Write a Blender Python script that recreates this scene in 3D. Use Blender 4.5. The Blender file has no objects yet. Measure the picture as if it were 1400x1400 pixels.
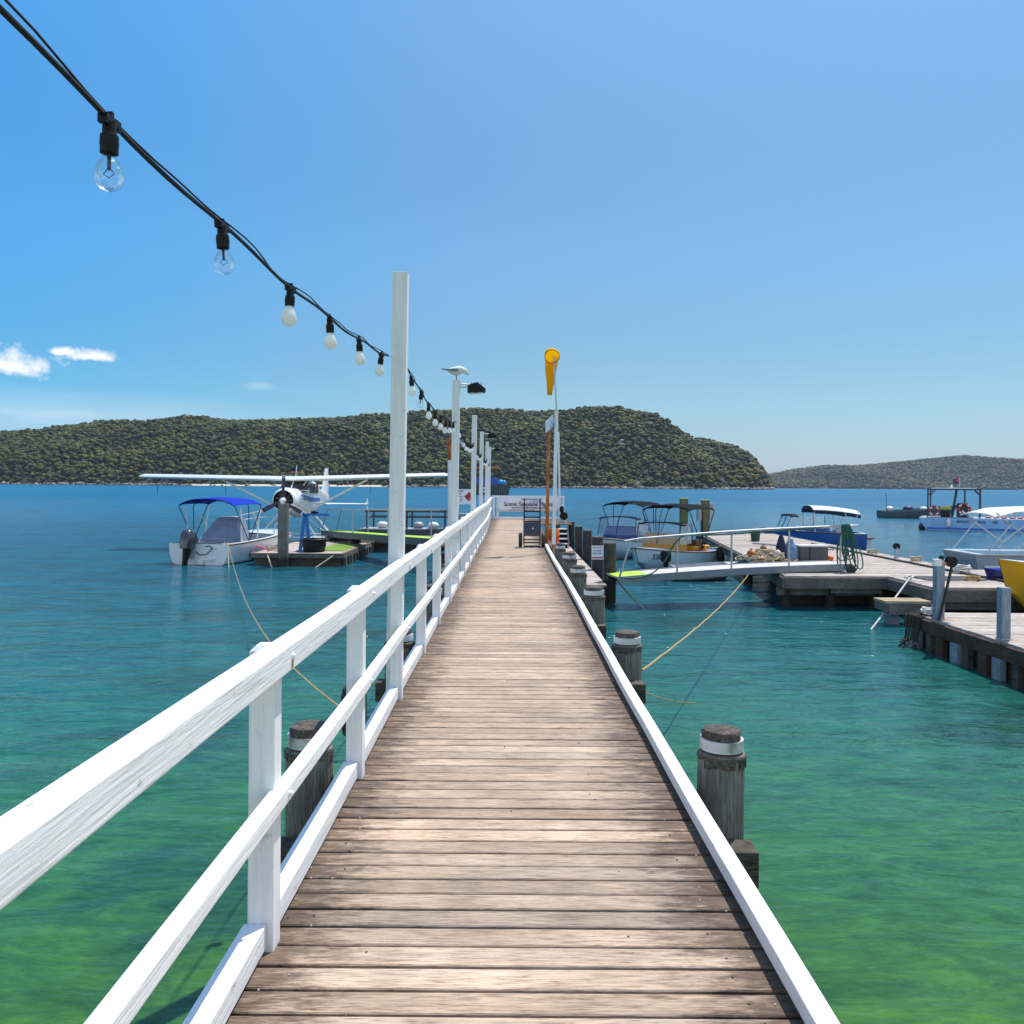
import bpy, bmesh, math, random
import numpy as np
from mathutils import Vector, Matrix, noise

random.seed(7)
np.random.seed(7)
R = math.radians
SC = bpy.context.scene
COL = SC.collection

# ------------------------------------------------------------------ camera
F_PX, HOR, ROLL, CAM_Z = 1150.0, 664.0, R(0.41), 3.1     # focal length in 1400ths of the frame, horizon row
cam_d = bpy.data.cameras.new('camera')
cam = bpy.data.objects.new('camera', cam_d)
COL.objects.link(cam)
cam_d.sensor_width = 36
cam_d.lens = F_PX / 1400 * 36
cam_d.shift_y = -(700 - HOR) / 1400
cam_d.clip_start, cam_d.clip_end = 0.05, 30000
cr, sr = math.cos(ROLL), math.sin(ROLL)
cam.matrix_world = Matrix(((cr, -sr, 0, 0), (0, 0, -1, 0), (sr, cr, 0, CAM_Z), (0, 0, 0, 1)))
SC.camera = cam

# ------------------------------------------------------------------ light
SUN_EL, SUN_AZ = R(65), R(38)            # azimuth clockwise from +Y (straight ahead)
w = bpy.data.worlds.new('World')
SC.world = w
w.use_nodes = True
nt = w.node_tree
nt.nodes.clear()
N = nt.nodes.new
out = N('ShaderNodeOutputWorld')
bg = N('ShaderNodeBackground')
sky = N('ShaderNodeTexSky')
sky.sky_type = 'NISHITA'
sky.sun_disc = False
sky.sun_elevation = SUN_EL
sky.sun_rotation = SUN_AZ
sky.altitude = 0
sky.air_density = 1.0
sky.dust_density = 0.4
sky.ozone_density = 1.6
bg.inputs['Strength'].default_value = 0.125
# the two small cumulus clouds low in the sky on the left, and a faint veil under them
tc = N('ShaderNodeTexCoord')
sep = N('ShaderNodeSeparateXYZ')
nt.links.new(tc.outputs['Generated'], sep.inputs[0])
def M(op, a, b=None, c=None, clamp=False):
    n = N('ShaderNodeMath'); n.operation = op; n.use_clamp = clamp
    for i, v in enumerate((a, b, c)):
        if v is None: continue
        if isinstance(v, (int, float)): n.inputs[i].default_value = v
        else: nt.links.new(v, n.inputs[i])
    return n.outputs[0]
azi = M('ARCTAN2', sep.outputs[0], sep.outputs[1])
ele = M('ARCSINE', sep.outputs[2])
cloud_n = N('ShaderNodeTexNoise'); cloud_n.inputs['Scale'].default_value = 46; cloud_n.inputs['Detail'].default_value = 9
cloud_n.inputs['Roughness'].default_value = 0.62
nt.links.new(tc.outputs['Generated'], cloud_n.inputs['Vector'])
def blob(a0, e0, sa, se, flat=True):
    da = M('DIVIDE', M('SUBTRACT', azi, a0), sa)
    de = M('DIVIDE', M('SUBTRACT', ele, e0), se)
    if flat:                                    # cumulus: flat below, heaped above
        de = M('MULTIPLY', de, M('ADD', 1.0, M('MULTIPLY', M('LESS_THAN', de, 0.0), 1.2)))
    d = M('SQRT', M('ADD', M('MULTIPLY', da, da), M('MULTIPLY', de, de)))
    return M('SUBTRACT', 1.0, d)
def ang(px, py):
    a, b = (px - 700) / F_PX, (HOR + (px - 700) * sr - py) / F_PX
    return math.atan(a), math.atan(b * math.cos(math.atan(a)))
tot = None
for (px, py, sx, sy) in ((22, 502, 50, 33), (128, 489, 38, 14), (84, 482, 22, 9)):
    a0, e0 = ang(px, py)
    b = blob(a0, e0, sx / F_PX, sy / F_PX)
    tot = b if tot is None else M('MAXIMUM', tot, b)
dens = M('MULTIPLY', M('SUBTRACT', M('ADD', M('MULTIPLY', tot, 0.85), M('MULTIPLY', M('SUBTRACT', cloud_n.outputs[0], 0.5), 1.9)), 0.16), 2.0, clamp=True)
dens = M('MULTIPLY', dens, M('GREATER_THAN', tot, -0.35))
a0, e0 = ang(40, 570)
veil_n = N('ShaderNodeTexNoise'); veil_n.inputs['Scale'].default_value = 9; veil_n.inputs['Detail'].default_value = 5
vm = N('ShaderNodeMapping'); vm.inputs['Scale'].default_value = (1, 1, 7)
nt.links.new(tc.outputs['Generated'], vm.inputs[0]); nt.links.new(vm.outputs[0], veil_n.inputs['Vector'])
veil = M('MULTIPLY', M('MULTIPLY', blob(a0, e0, 0.34, 0.035, False), veil_n.outputs[0], clamp=True), 0.55, clamp=True)
a0, e0 = ang(354, 528)
puff = M('MULTIPLY', M('MULTIPLY', blob(a0, e0, 0.02, 0.006, False), cloud_n.outputs[0], clamp=True), 0.5, clamp=True)
mask = M('MAXIMUM', M('MULTIPLY', dens, 0.93), M('MAXIMUM', veil, puff))
mix = N('ShaderNodeMix'); mix.data_type = 'RGBA'
tintm = N('ShaderNodeMix'); tintm.data_type = 'RGBA'; tintm.blend_type = 'MULTIPLY'; tintm.inputs['Factor'].default_value = 1
nt.links.new(sky.outputs[0], tintm.inputs[6]); # clear dry air: the band above the horizon is less milky than the model's, and the side away from the sun is deeper
er_ = N('ShaderNodeValToRGB'); er_.color_ramp.interpolation = 'EASE'
el_ = er_.color_ramp.elements
el_[0].position = 0.0; el_[0].color = (0.54, 0.46, 0.58, 1)
el_[1].position = 0.62; el_[1].color = (1.0, 1.0, 1.0, 1)
for p_, c_ in ((0.12, (0.59, 0.57, 0.60)), (0.30, (0.68, 0.72, 0.75))):
    q_ = el_.new(p_); q_.color = (*c_, 1)
nt.links.new(ele, er_.inputs[0])
ar_ = N('ShaderNodeMapRange'); ar_.interpolation_type = 'SMOOTHSTEP'
ar_.inputs['From Min'].default_value = -0.75; ar_.inputs['From Max'].default_value = 0.10
nt.links.new(azi, ar_.inputs[0])
am_ = N('ShaderNodeMix'); am_.data_type = 'RGBA'
nt.links.new(ar_.outputs[0], am_.inputs['Factor']); am_.inputs[6].default_value = (0.38, 1.15, 1.52, 1); am_.inputs[7].default_value = (0.83, 1.13, 1.17, 1)
em_ = N('ShaderNodeMix'); em_.data_type = 'RGBA'; em_.blend_type = 'MULTIPLY'; em_.inputs['Factor'].default_value = 1
nt.links.new(er_.outputs[0], em_.inputs[6]); nt.links.new(am_.outputs[2], em_.inputs[7])
# behind the camera the sky is brightened, fill added for the shaded faces
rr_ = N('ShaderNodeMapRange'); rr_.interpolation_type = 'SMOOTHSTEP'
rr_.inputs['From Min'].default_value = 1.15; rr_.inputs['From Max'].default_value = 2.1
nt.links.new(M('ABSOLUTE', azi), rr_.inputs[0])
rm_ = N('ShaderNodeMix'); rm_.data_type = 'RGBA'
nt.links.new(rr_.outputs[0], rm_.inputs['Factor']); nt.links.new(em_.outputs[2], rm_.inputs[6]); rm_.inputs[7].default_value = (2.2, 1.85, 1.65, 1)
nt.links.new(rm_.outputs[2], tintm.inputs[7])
nt.links.new(mask, mix.inputs['Factor'])
nt.links.new(tintm.outputs[2], mix.inputs[6])
mix.inputs[7].default_value = (7.3, 7.4, 7.6, 1)
nt.links.new(mix.outputs[2], bg.inputs['Color'])
nt.links.new(bg.outputs[0], out.inputs[0])

sun_d = bpy.data.lights.new('sun', 'SUN')
sun_d.energy = 4.6
sun_d.angle = R(0.53)
sun_d.color = (1.0, 0.955, 0.89)
sun = bpy.data.objects.new('sun', sun_d)
COL.objects.link(sun)
to_sun = Vector((math.sin(SUN_AZ) * math.cos(SUN_EL), math.cos(SUN_AZ) * math.cos(SUN_EL), math.sin(SUN_EL)))
sun.rotation_euler = to_sun.to_track_quat('Z', 'Y').to_euler()
sun.location = (0, 0, 60)
SC.view_settings.view_transform = 'Standard'
SC.view_settings.look = 'None'
SC.view_settings.exposure = 0.22
SC.view_settings.gamma = 1.0
SC.cycles.max_bounces = 8
SC.cycles.transparent_max_bounces = 16
SC.cycles.volume_bounces = 1
SC.cycles.caustics_reflective = False
SC.cycles.caustics_refractive = False

# ------------------------------------------------------------------ mesh builder
class MB:
    def __init__(s):
        s.v, s.f, s.m, s.t = [], [], [], []
    def add(s, vs, fs, m=0, tint=1.0):
        o = len(s.v)
        s.v += [tuple(p) for p in vs]
        s.t += [tint] * len(vs)
        for f in fs:
            s.f.append(tuple(i + o for i in f)); s.m.append(m)
        return s
    def box(s, c, d, rz=0.0, m=0, tint=1.0, rx=0.0, ry=0.0):
        x, y, z = d[0] / 2, d[1] / 2, d[2] / 2
        vs = [Vector((a * x, b * y, e * z)) for e in (-1, 1) for b in (-1, 1) for a in (-1, 1)]
        if rz or rx or ry:
            Q = Matrix.Rotation(rz, 3, 'Z') @ Matrix.Rotation(ry, 3, 'Y') @ Matrix.Rotation(rx, 3, 'X')
            vs = [Q @ p for p in vs]
        c = Vector(c)
        return s.add([p + c for p in vs], [(0, 2, 3, 1), (4, 5, 7, 6), (0, 1, 5, 4), (2, 6, 7, 3), (0, 4, 6, 2), (1, 3, 7, 5)], m, tint)
    def span(s, a, b, m=0, tint=1.0):
        return s.box([(p + q) / 2 for p, q in zip(a, b)], [abs(q - p) for p, q in zip(a, b)], m=m, tint=tint)
    def beam(s, a, b, wd, ht, m=0, up=(0, 0, 1)):
        a, b = Vector(a), Vector(b)
        d = (b - a).normalized()
        sd = d.cross(Vector(up)).normalized() * wd / 2
        u = sd.cross(d).normalized() * ht / 2
        vs = [p + i * sd + j * u for p in (a, b) for j in (-1, 1) for i in (-1, 1)]
        return s.add(vs, [(0, 2, 3, 1), (4, 5, 7, 6), (0, 1, 5, 4), (2, 6, 7, 3), (0, 4, 6, 2), (1, 3, 7, 5)], m)
    def ribbon(s, pts, wd, ht, m=0):                      # a bar of box section that follows points
        pts = [Vector(p) for p in pts]; vs = []
        n = len(pts)
        for i, p in enumerate(pts):
            d = (pts[min(i + 1, n - 1)] - pts[max(i - 1, 0)]).normalized()
            sd = d.cross(Vector((0, 0, 1))).normalized() * wd / 2
            u = sd.cross(d).normalized() * ht / 2
            vs += [p - sd - u, p + sd - u, p + sd + u, p - sd + u]
        fs = [(0, 1, 2, 3), tuple(4 * (n - 1) + k for k in (3, 2, 1, 0))]
        for i in range(n - 1):
            for k in range(4):
                fs.append((4 * i + k, 4 * i + 4 + k, 4 * i + 4 + (k + 1) % 4, 4 * i + (k + 1) % 4))
        return s.add(vs, fs, m)
    def tube(s, pts, r, seg=8, m=0, caps=True, rs=None, closed=False):
        pts = [Vector(p) for p in pts]; n = len(pts); vs = []; ref = None
        for i, p in enumerate(pts):
            if closed: d = (pts[(i + 1) % n] - pts[i - 1]).normalized()
            else: d = (pts[min(i + 1, n - 1)] - pts[max(i - 1, 0)]).normalized()
            if ref is None:
                ref = d.orthogonal().normalized()
            ref = (ref - d * ref.dot(d))
            ref = ref.normalized() if ref.length > 1e-6 else d.orthogonal().normalized()
            b = d.cross(ref)
            rr = rs[i] if rs else r
            vs += [p + rr * (math.cos(t) * ref + math.sin(t) * b) for t in (2 * math.pi * k / seg for k in range(seg))]
        fs = []
        for i in range(n if closed else n - 1):
            j = (i + 1) % n
            for k in range(seg):
                fs.append((i * seg + k, i * seg + (k + 1) % seg, j * seg + (k + 1) % seg, j * seg + k))
        if caps and not closed:
            fs += [tuple(range(seg))[::-1], tuple((n - 1) * seg + k for k in range(seg))]
        return s.add(vs, fs, m)
    def loft(s, rings, m=0, cap0=True, cap1=True, closed=True):
        n = len(rings[0]); vs = [p for r in rings for p in r]; fs = []
        for i in range(len(rings) - 1):
            for k in range(n if closed else n - 1):
                fs.append((i * n + k, i * n + (k + 1) % n, (i + 1) * n + (k + 1) % n, (i + 1) * n + k))
        if cap0: fs.append(tuple(range(n))[::-1])
        if cap1: fs.append(tuple((len(rings) - 1) * n + k for k in range(n)))
        return s.add(vs, fs, m)
    def lathe(s, prof, c=(0, 0, 0), seg=20, m=0, axis='Z', wob=0.0):
        rings = []
        for r, z in prof:
            ring = []
            for k in range(seg):
                t = 2 * math.pi * k / seg
                rr = r * (1 + wob * math.sin(3 * t + z) + wob * math.sin(7 * t + 2))
                q = (rr * math.cos(t), rr * math.sin(t), z)
                if axis == 'X': q = (z, q[0], q[1])
                elif axis == 'Y': q = (q[1], z, q[0])
                ring.append((q[0] + c[0], q[1] + c[1], q[2] + c[2]))
            rings.append(ring)
        return s.loft(rings, m)
    def ball(s, c, r, seg=14, rings=9, m=0, rot=None):
        r = (r, r, r) if isinstance(r, (int, float)) else r
        out = []
        for i in range(1, rings):
            ph = math.pi * i / rings
            ring = []
            for k in range(seg):
                t = 2 * math.pi * k / seg
                q = Vector((r[0] * math.sin(ph) * math.cos(t), r[1] * math.sin(ph) * math.sin(t), -r[2] * math.cos(ph)))
                if rot: q = rot @ q
                ring.append(Vector(c) + q)
            out.append(ring)
        return s.loft(out, m)
    def prism(s, poly, z0, z1, m=0):
        n = len(poly)
        vs = [(x, y, z0) for x, y in poly] + [(x, y, z1) for x, y in poly]
        return s.add(vs, [tuple(range(n))[::-1], tuple(range(n, 2 * n))] + [(i, (i + 1) % n, n + (i + 1) % n, n + i) for i in range(n)], m)
    def plate(s, pts, th, m=0):                           # a flat polygon with a thickness
        pts = [Vector(p) for p in pts]
        nn = (pts[1] - pts[0]).cross(pts[2] - pts[0]).normalized() * th
        n = len(pts)
        return s.add(pts + [p - nn for p in pts], [tuple(range(n)), tuple(range(2 * n - 1, n - 1, -1))] + [(i, n + i, n + (i + 1) % n, (i + 1) % n) for i in range(n)], m)
    def sheet(s, grid, th, m=0):                          # grid[i][j] of points, thickened downwards
        a, b = len(grid), len(grid[0])
        top = [Vector(p) for r in grid for p in r]
        bot = [p - Vector((0, 0, th)) for p in top]
        n = a * b; fs = []
        for i in range(a - 1):
            for j in range(b - 1):
                q = (i * b + j, (i + 1) * b + j, (i + 1) * b + j + 1, i * b + j + 1)
                fs.append(q); fs.append(tuple(n + k for k in q[::-1]))
        rim = [j for j in range(b)] + [i * b + b - 1 for i in range(1, a)] + [(a - 1) * b + j for j in range(b - 2, -1, -1)] + [i * b for i in range(a - 2, 0, -1)]
        for i in range(len(rim)):
            p, q = rim[i], rim[(i + 1) % len(rim)]
            fs.append((p, q, n + q, n + p))
        return s.add(top + bot, fs, m)
    def build(s, name, mats, parent=None, smooth=False, bevel=0.0, seg=2, world=False, tint=False, ang=38):
        me = bpy.data.meshes.new(name)
        vs = s.v
        if world and parent is not None:
            inv = Matrix.LocRotScale(parent.location, parent.rotation_euler, parent.scale).inverted()
            if parent.parent: inv = inv @ Matrix.LocRotScale(parent.parent.location, parent.parent.rotation_euler, None).inverted()
            vs = [inv @ Vector(p) for p in vs]
        me.from_pydata([tuple(p) for p in vs], [], s.f)
        mats = mats if isinstance(mats, (list, tuple)) else [mats]
        for q in mats: me.materials.append(q)
        if len(mats) > 1: me.polygons.foreach_set('material_index', s.m)
        bm = bmesh.new(); bm.from_mesh(me)
        bmesh.ops.recalc_face_normals(bm, faces=bm.faces)
        bm.to_mesh(me); bm.free()
        if tint:
            at = me.attributes.new('tint', 'FLOAT', 'POINT'); at.data.foreach_set('value', s.t)
        if smooth:
            me.polygons.foreach_set('use_smooth', [True] * len(me.polygons))
            me.set_sharp_from_angle(angle=R(ang))
        me.update()
        o = bpy.data.objects.new(name, me)
        COL.objects.link(o)
        if parent is not None: o.parent = parent
        if bevel:
            b = o.modifiers.new('bevel', 'BEVEL'); b.width = bevel; b.segments = seg; b.limit_method = 'ANGLE'; b.angle_limit = R(45)
        return o

def tag(o, label=None, cat=None, group=None, kind=None):
    if label: o['label'] = label
    if cat: o['category'] = cat
    if group: o['group'] = group
    if kind: o['kind'] = kind
    return o
def thing(name, label, cat, loc=(0, 0, 0), rz=0.0, group=None):
    o = bpy.data.objects.new(name, None)
    o.empty_display_size = 0.2
    COL.objects.link(o)
    o.location = loc; o.rotation_euler = (0, 0, rz)
    return tag(o, label, cat, group)
def dup(root, loc=None, rz=None, label=None):
    r = root.copy(); COL.objects.link(r)
    if loc is not None: r.location = loc
    if rz is not None: r.rotation_euler = (0, 0, rz)
    if label: r['label'] = label
    for ch in list(root.children):
        c = ch.copy(); COL.objects.link(c); c.parent = r
        for g in list(ch.children):
            d = g.copy(); COL.objects.link(d); d.parent = c
    return r
def text(body, size, name, mat, parent, loc, rot, align='CENTER', sx=1.0):
    cu = bpy.data.curves.new('lettering', 'FONT')
    cu.body = body; cu.size = size; cu.align_x = align; cu.align_y = 'CENTER'; cu.extrude = 0.002; cu.offset = size * 0.012
    t = bpy.data.objects.new('lettering', cu); COL.objects.link(t)
    bpy.context.view_layer.update()
    me = bpy.data.meshes.new_from_object(t.evaluated_get(bpy.context.evaluated_depsgraph_get()))
    bpy.data.objects.remove(t); bpy.data.curves.remove(cu)
    me.materials.clear(); me.materials.append(mat)
    o = bpy.data.objects.new(name, me); COL.objects.link(o)
    o.parent = parent; o.location = loc; o.rotation_euler = rot; o.scale = (sx, 1, 1)
    return o

# ------------------------------------------------------------------ materials
def new_mat(name):
    m = bpy.data.materials.new(name); m.use_nodes = True
    t = m.node_tree
    return m, t, t.nodes, t.links, t.nodes['Principled BSDF']
def ramp(nodes, stops):
    r = nodes.new('ShaderNodeValToRGB')
    e = r.color_ramp.elements
    while len(e) > 1: e.remove(e[0])
    e[0].position = stops[0][0]; e[0].color = (*stops[0][1], 1)
    for p, c in stops[1:]:
        q = e.new(p); q.color = (*c, 1)
    return r
def surf(name, col, rough=0.5, col2=None, scale=6.0, stretch=(1, 1, 1), amt=1.0, bump=0.0, bscale=None, metal=0.0, spec=0.5, coat=0.0, tint=False, alpha=1.0, lo=0.35, hi=0.68):
    """A surface of two tones mixed by noise, with fine bump and uneven gloss."""
    m, t, n, l, b = new_mat(name)
    tcn = n.new('ShaderNodeTexCoord'); mp = n.new('ShaderNodeMapping')
    mp.inputs['Scale'].default_value = stretch
    l.new(tcn.outputs['Object'], mp.inputs[0])
    no = n.new('ShaderNodeTexNoise'); no.inputs['Scale'].default_value = scale; no.inputs['Detail'].default_value = 8; no.inputs['Roughness'].default_value = 0.6
    l.new(mp.outputs[0], no.inputs['Vector'])
    col2 = col2 or tuple(c * 0.78 for c in col)
    rp = ramp(n, [(lo, col2), (hi, col)])
    l.new(no.outputs[0], rp.inputs[0])
    c_out = rp.outputs[0]
    if tint:
        at = n.new('ShaderNodeAttribute'); at.attribute_name = 'tint'
        mx = n.new('ShaderNodeMix'); mx.data_type = 'RGBA'; mx.blend_type = 'MULTIPLY'; mx.inputs['Factor'].default_value = 1
        l.new(c_out, mx.inputs[6]); l.new(at.outputs['Fac'], mx.inputs[7])
        c_out = mx.outputs[2]
    l.new(c_out, b.inputs['Base Color'])
    mr = n.new('ShaderNodeMapRange'); mr.inputs['To Min'].default_value = max(0.02, rough - 0.08); mr.inputs['To Max'].default_value = min(1, rough + 0.1)
    l.new(no.outputs[0], mr.inputs[0]); l.new(mr.outputs[0], b.inputs['Roughness'])
    b.inputs['Metallic'].default_value = metal
    b.inputs['Specular IOR Level'].default_value = spec
    b.inputs['Coat Weight'].default_value = coat
    b.inputs['Alpha'].default_value = alpha
    if bump:
        n2 = n.new('ShaderNodeTexNoise'); n2.inputs['Scale'].default_value = bscale or scale * 4; n2.inputs['Detail'].default_value = 6
        l.new(mp.outputs[0], n2.inputs['Vector'])
        bp = n.new('ShaderNodeBump'); bp.inputs['Strength'].default_value = 1; bp.inputs['Distance'].default_value = bump
        l.new(n2.outputs[0], bp.inputs['Height']); l.new(bp.outputs[0], b.inputs['Normal'])
    return m

WHITE_PAINT = surf('white_paint', (0.80, 0.80, 0.80), 0.45, (0.63, 0.635, 0.64), scale=3.6, stretch=(9, 0.5, 9), bump=0.003, bscale=10, lo=0.30, hi=0.46)
def add_flecks(m, col, scale, lo, hi, stretch=(1, 1, 1)):
    """Chipped or dirty specks over a finished surface."""
    t = m.node_tree; n, l = t.nodes, t.links; b = n['Principled BSDF']
    src = b.inputs['Base Color'].links[0].from_socket
    tcn = n.new('ShaderNodeTexCoord'); mp = n.new('ShaderNodeMapping'); mp.inputs['Scale'].default_value = stretch
    l.new(tcn.outputs['Object'], mp.inputs[0])
    no = n.new('ShaderNodeTexNoise'); no.inputs['Scale'].default_value = scale; no.inputs['Detail'].default_value = 7; no.inputs['Roughness'].default_value = 0.7
    l.new(mp.outputs[0], no.inputs['Vector'])
    mr = n.new('ShaderNodeMapRange'); mr.inputs['From Min'].default_value = lo; mr.inputs['From Max'].default_value = hi
    l.new(no.outputs[0], mr.inputs[0])
    mx = n.new('ShaderNodeMix'); mx.data_type = 'RGBA'
    l.new(mr.outputs[0], mx.inputs['Factor']); l.new(src, mx.inputs[6]); mx.inputs[7].default_value = (*col, 1)
    l.new(mx.outputs[2], b.inputs['Base Color'])
add_flecks(WHITE_PAINT, (0.38, 0.34, 0.29), 24, 0.63, 0.70, (1, 0.45, 1))
POST_PAINT = surf('post_paint', (0.80, 0.805, 0.81), 0.45, (0.66, 0.67, 0.68), scale=3.0, stretch=(8, 8, 0.5), bump=0.0014, bscale=14, lo=0.3, hi=0.55)
add_flecks(POST_PAINT, (0.33, 0.32, 0.31), 13, 0.62, 0.78)
METAL = surf('galvanised_metal', (0.50, 0.52, 0.54), 0.42, (0.36, 0.38, 0.40), scale=14, metal=0.7)
BAND = surf('metal_band', (0.60, 0.61, 0.61), 0.5, (0.26, 0.25, 0.24), scale=7, metal=0.3, lo=0.36, hi=0.52)
ALU = surf('aluminium', (0.62, 0.64, 0.66), 0.35, (0.48, 0.50, 0.52), scale=5, metal=0.6)
BLACK = surf('black_plastic', (0.010, 0.010, 0.011), 0.5, (0.006, 0.006, 0.007), scale=20, spec=0.25)
RUBBER = surf('black_rubber', (0.02, 0.02, 0.021), 0.75, (0.035, 0.034, 0.033), scale=12, bump=0.002)
CABLE = surf('black_cable', (0.008, 0.008, 0.009), 0.55, (0.014, 0.014, 0.014), scale=30, spec=0.2)
RUST = surf('rusty_steel', (0.62, 0.20, 0.035), 0.8, (0.26, 0.07, 0.016), scale=7, stretch=(1, 1, 0.5), bump=0.004)
add_flecks(RUST, (0.66, 0.58, 0.50), 6, 0.56, 0.66, (1, 1, 0.25))
GEL_WHITE = surf('white_gelcoat', (0.80, 0.81, 0.81), 0.22, (0.72, 0.73, 0.73), scale=2, coat=0.4)
GEL_YELLOW = surf('yellow_gelcoat', (0.90, 0.42, 0.010), 0.35, (0.82, 0.35, 0.008), scale=2.5, coat=0.3)
GEL_BLUE = surf('blue_gelcoat', (0.018, 0.10, 0.36), 0.3, (0.014, 0.07, 0.27), scale=3, coat=0.3)
GEL_PALEBLUE = surf('pale_blue_paint', (0.33, 0.55, 0.78), 0.4, (0.26, 0.46, 0.70), scale=1.5)
GEL_GREY = surf('grey_paint', (0.36, 0.38, 0.40), 0.45, (0.28, 0.30, 0.32), scale=3)
GEL_DARK = surf('dark_green_paint', (0.035, 0.05, 0.045), 0.5, (0.022, 0.032, 0.03), scale=1.5)
SLATE = surf('slate_hull_paint', (0.075, 0.105, 0.115), 0.5, (0.055, 0.075, 0.085), scale=2)
CANVAS_BLUE = surf('royal_blue_canvas', (0.012, 0.04, 0.42), 0.9, (0.010, 0.03, 0.33), spec=0.1, scale=5, bump=0.006, bscale=9)
CANVAS_BLACK = surf('charcoal_canvas', (0.014, 0.014, 0.016), 0.95, (0.009, 0.009, 0.011), spec=0.08, scale=5, bump=0.006, bscale=9)
CANVAS_NAVY = surf('navy_canvas', (0.02, 0.025, 0.06), 0.85, (0.014, 0.018, 0.045), scale=5, bump=0.006, bscale=9)
CANVAS_WHITE = surf('white_canvas', (0.78, 0.78, 0.77), 0.8, (0.68, 0.68, 0.67), scale=4, bump=0.006, bscale=7)
CANVAS_GREY = surf('grey_canvas_cover', (0.30, 0.36, 0.46), 0.75, (0.20, 0.25, 0.34), scale=3, bump=0.01, bscale=5)
WOOD_TRIM = surf('varnished_trim', (0.23, 0.10, 0.035), 0.4, (0.15, 0.06, 0.02), scale=6, stretch=(0.4, 4, 4))
LIME = surf('lime_green_paint', (0.42, 0.68, 0.02), 0.6, (0.34, 0.56, 0.02), scale=6)
ORANGE = surf('orange_plastic', (0.80, 0.17, 0.015), 0.45, (0.62, 0.11, 0.01), scale=7)
RED = surf('red_paint', (0.42, 0.015, 0.03), 0.5, scale=8)
RING_RED = surf('red_ring_plastic', (0.62, 0.06, 0.03), 0.5, scale=8)
SIGN_WHITE = surf('white_sign_board', (0.86, 0.86, 0.89), 0.5, (0.80, 0.80, 0.84), scale=3)
INK_BLUE = surf('dark_blue_ink', (0.02, 0.02, 0.10), 0.6, scale=9)
INK_BLACK = surf('black_ink', (0.012, 0.012, 0.02), 0.6, scale=9)
INK_RED = surf('red_ink', (0.5, 0.03, 0.03), 0.6, scale=9)
CAB_GREY = surf('cabinet_grey', (0.30, 0.34, 0.38), 0.5, scale=6)
CRATE = surf('dark_grey_crate', (0.075, 0.08, 0.09), 0.55, (0.055, 0.06, 0.07), scale=8)
STEEL_BLUE = surf('blue_painted_steel', (0.02, 0.20, 0.55), 0.4, (0.015, 0.14, 0.42), scale=6)
TURF = surf('green_turf', (0.20, 0.33, 0.03), 0.95, (0.12, 0.22, 0.02), scale=14, bump=0.02)
ROPE = surf('pale_rope', (0.55, 0.48, 0.36), 0.9, (0.36, 0.29, 0.19), scale=40, bump=0.003)
ROPE_Y = surf('yellow_rope', (0.52, 0.36, 0.15), 0.9, (0.34, 0.22, 0.08), scale=40, bump=0.003)
ROPE_G = surf('green_hose', (0.006, 0.12, 0.075), 0.5, (0.004, 0.07, 0.045), scale=20)
ROPE_D = surf('weedy_rope', (0.07, 0.06, 0.04), 0.9, (0.03, 0.026, 0.018), scale=25, bump=0.004)
FROST = surf('frosted_glass', (0.82, 0.83, 0.82), 0.2, (0.78, 0.79, 0.78), scale=4, coat=0.5)
SOCK = surf('windsock_fabric', (0.95, 0.62, 0.0), 0.7, (0.90, 0.54, 0.0), scale=9)
def let_light_through(m, col, f):
    n, l = m.node_tree.nodes, m.node_tree.links
    tl = n.new('ShaderNodeBsdfTranslucent'); tl.inputs[0].default_value = (*col, 1)
    mx = n.new('ShaderNodeMixShader'); mx.inputs[0].default_value = f
    l.new(n['Principled BSDF'].outputs[0], mx.inputs[1]); l.new(tl.outputs[0], mx.inputs[2]); l.new(mx.outputs[0], n['Material Output'].inputs[0])
let_light_through(SOCK, (1.0, 0.78, 0.0), 0.65)
let_light_through(FROST, (0.95, 0.95, 0.93), 0.55)
let_light_through(CANVAS_WHITE, (0.8, 0.8, 0.8), 0.25)
FEATHER_W = surf('white_feathers', (0.82, 0.82, 0.80), 0.8, scale=30)
FEATHER_G = surf('grey_feathers', (0.24, 0.26, 0.29), 0.8, scale=30)
DARK_GLASS = surf('tinted_window', (0.06, 0.05, 0.05), 0.25, (0.04, 0.034, 0.034), scale=3, spec=0.3)
PROP_BLUE = surf('propeller_paint', (0.015, 0.02, 0.04), 0.35, scale=8)
STRIPE_BLUE = surf('blue_stripe', (0.02, 0.12, 0.42), 0.3, scale=6)

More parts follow.
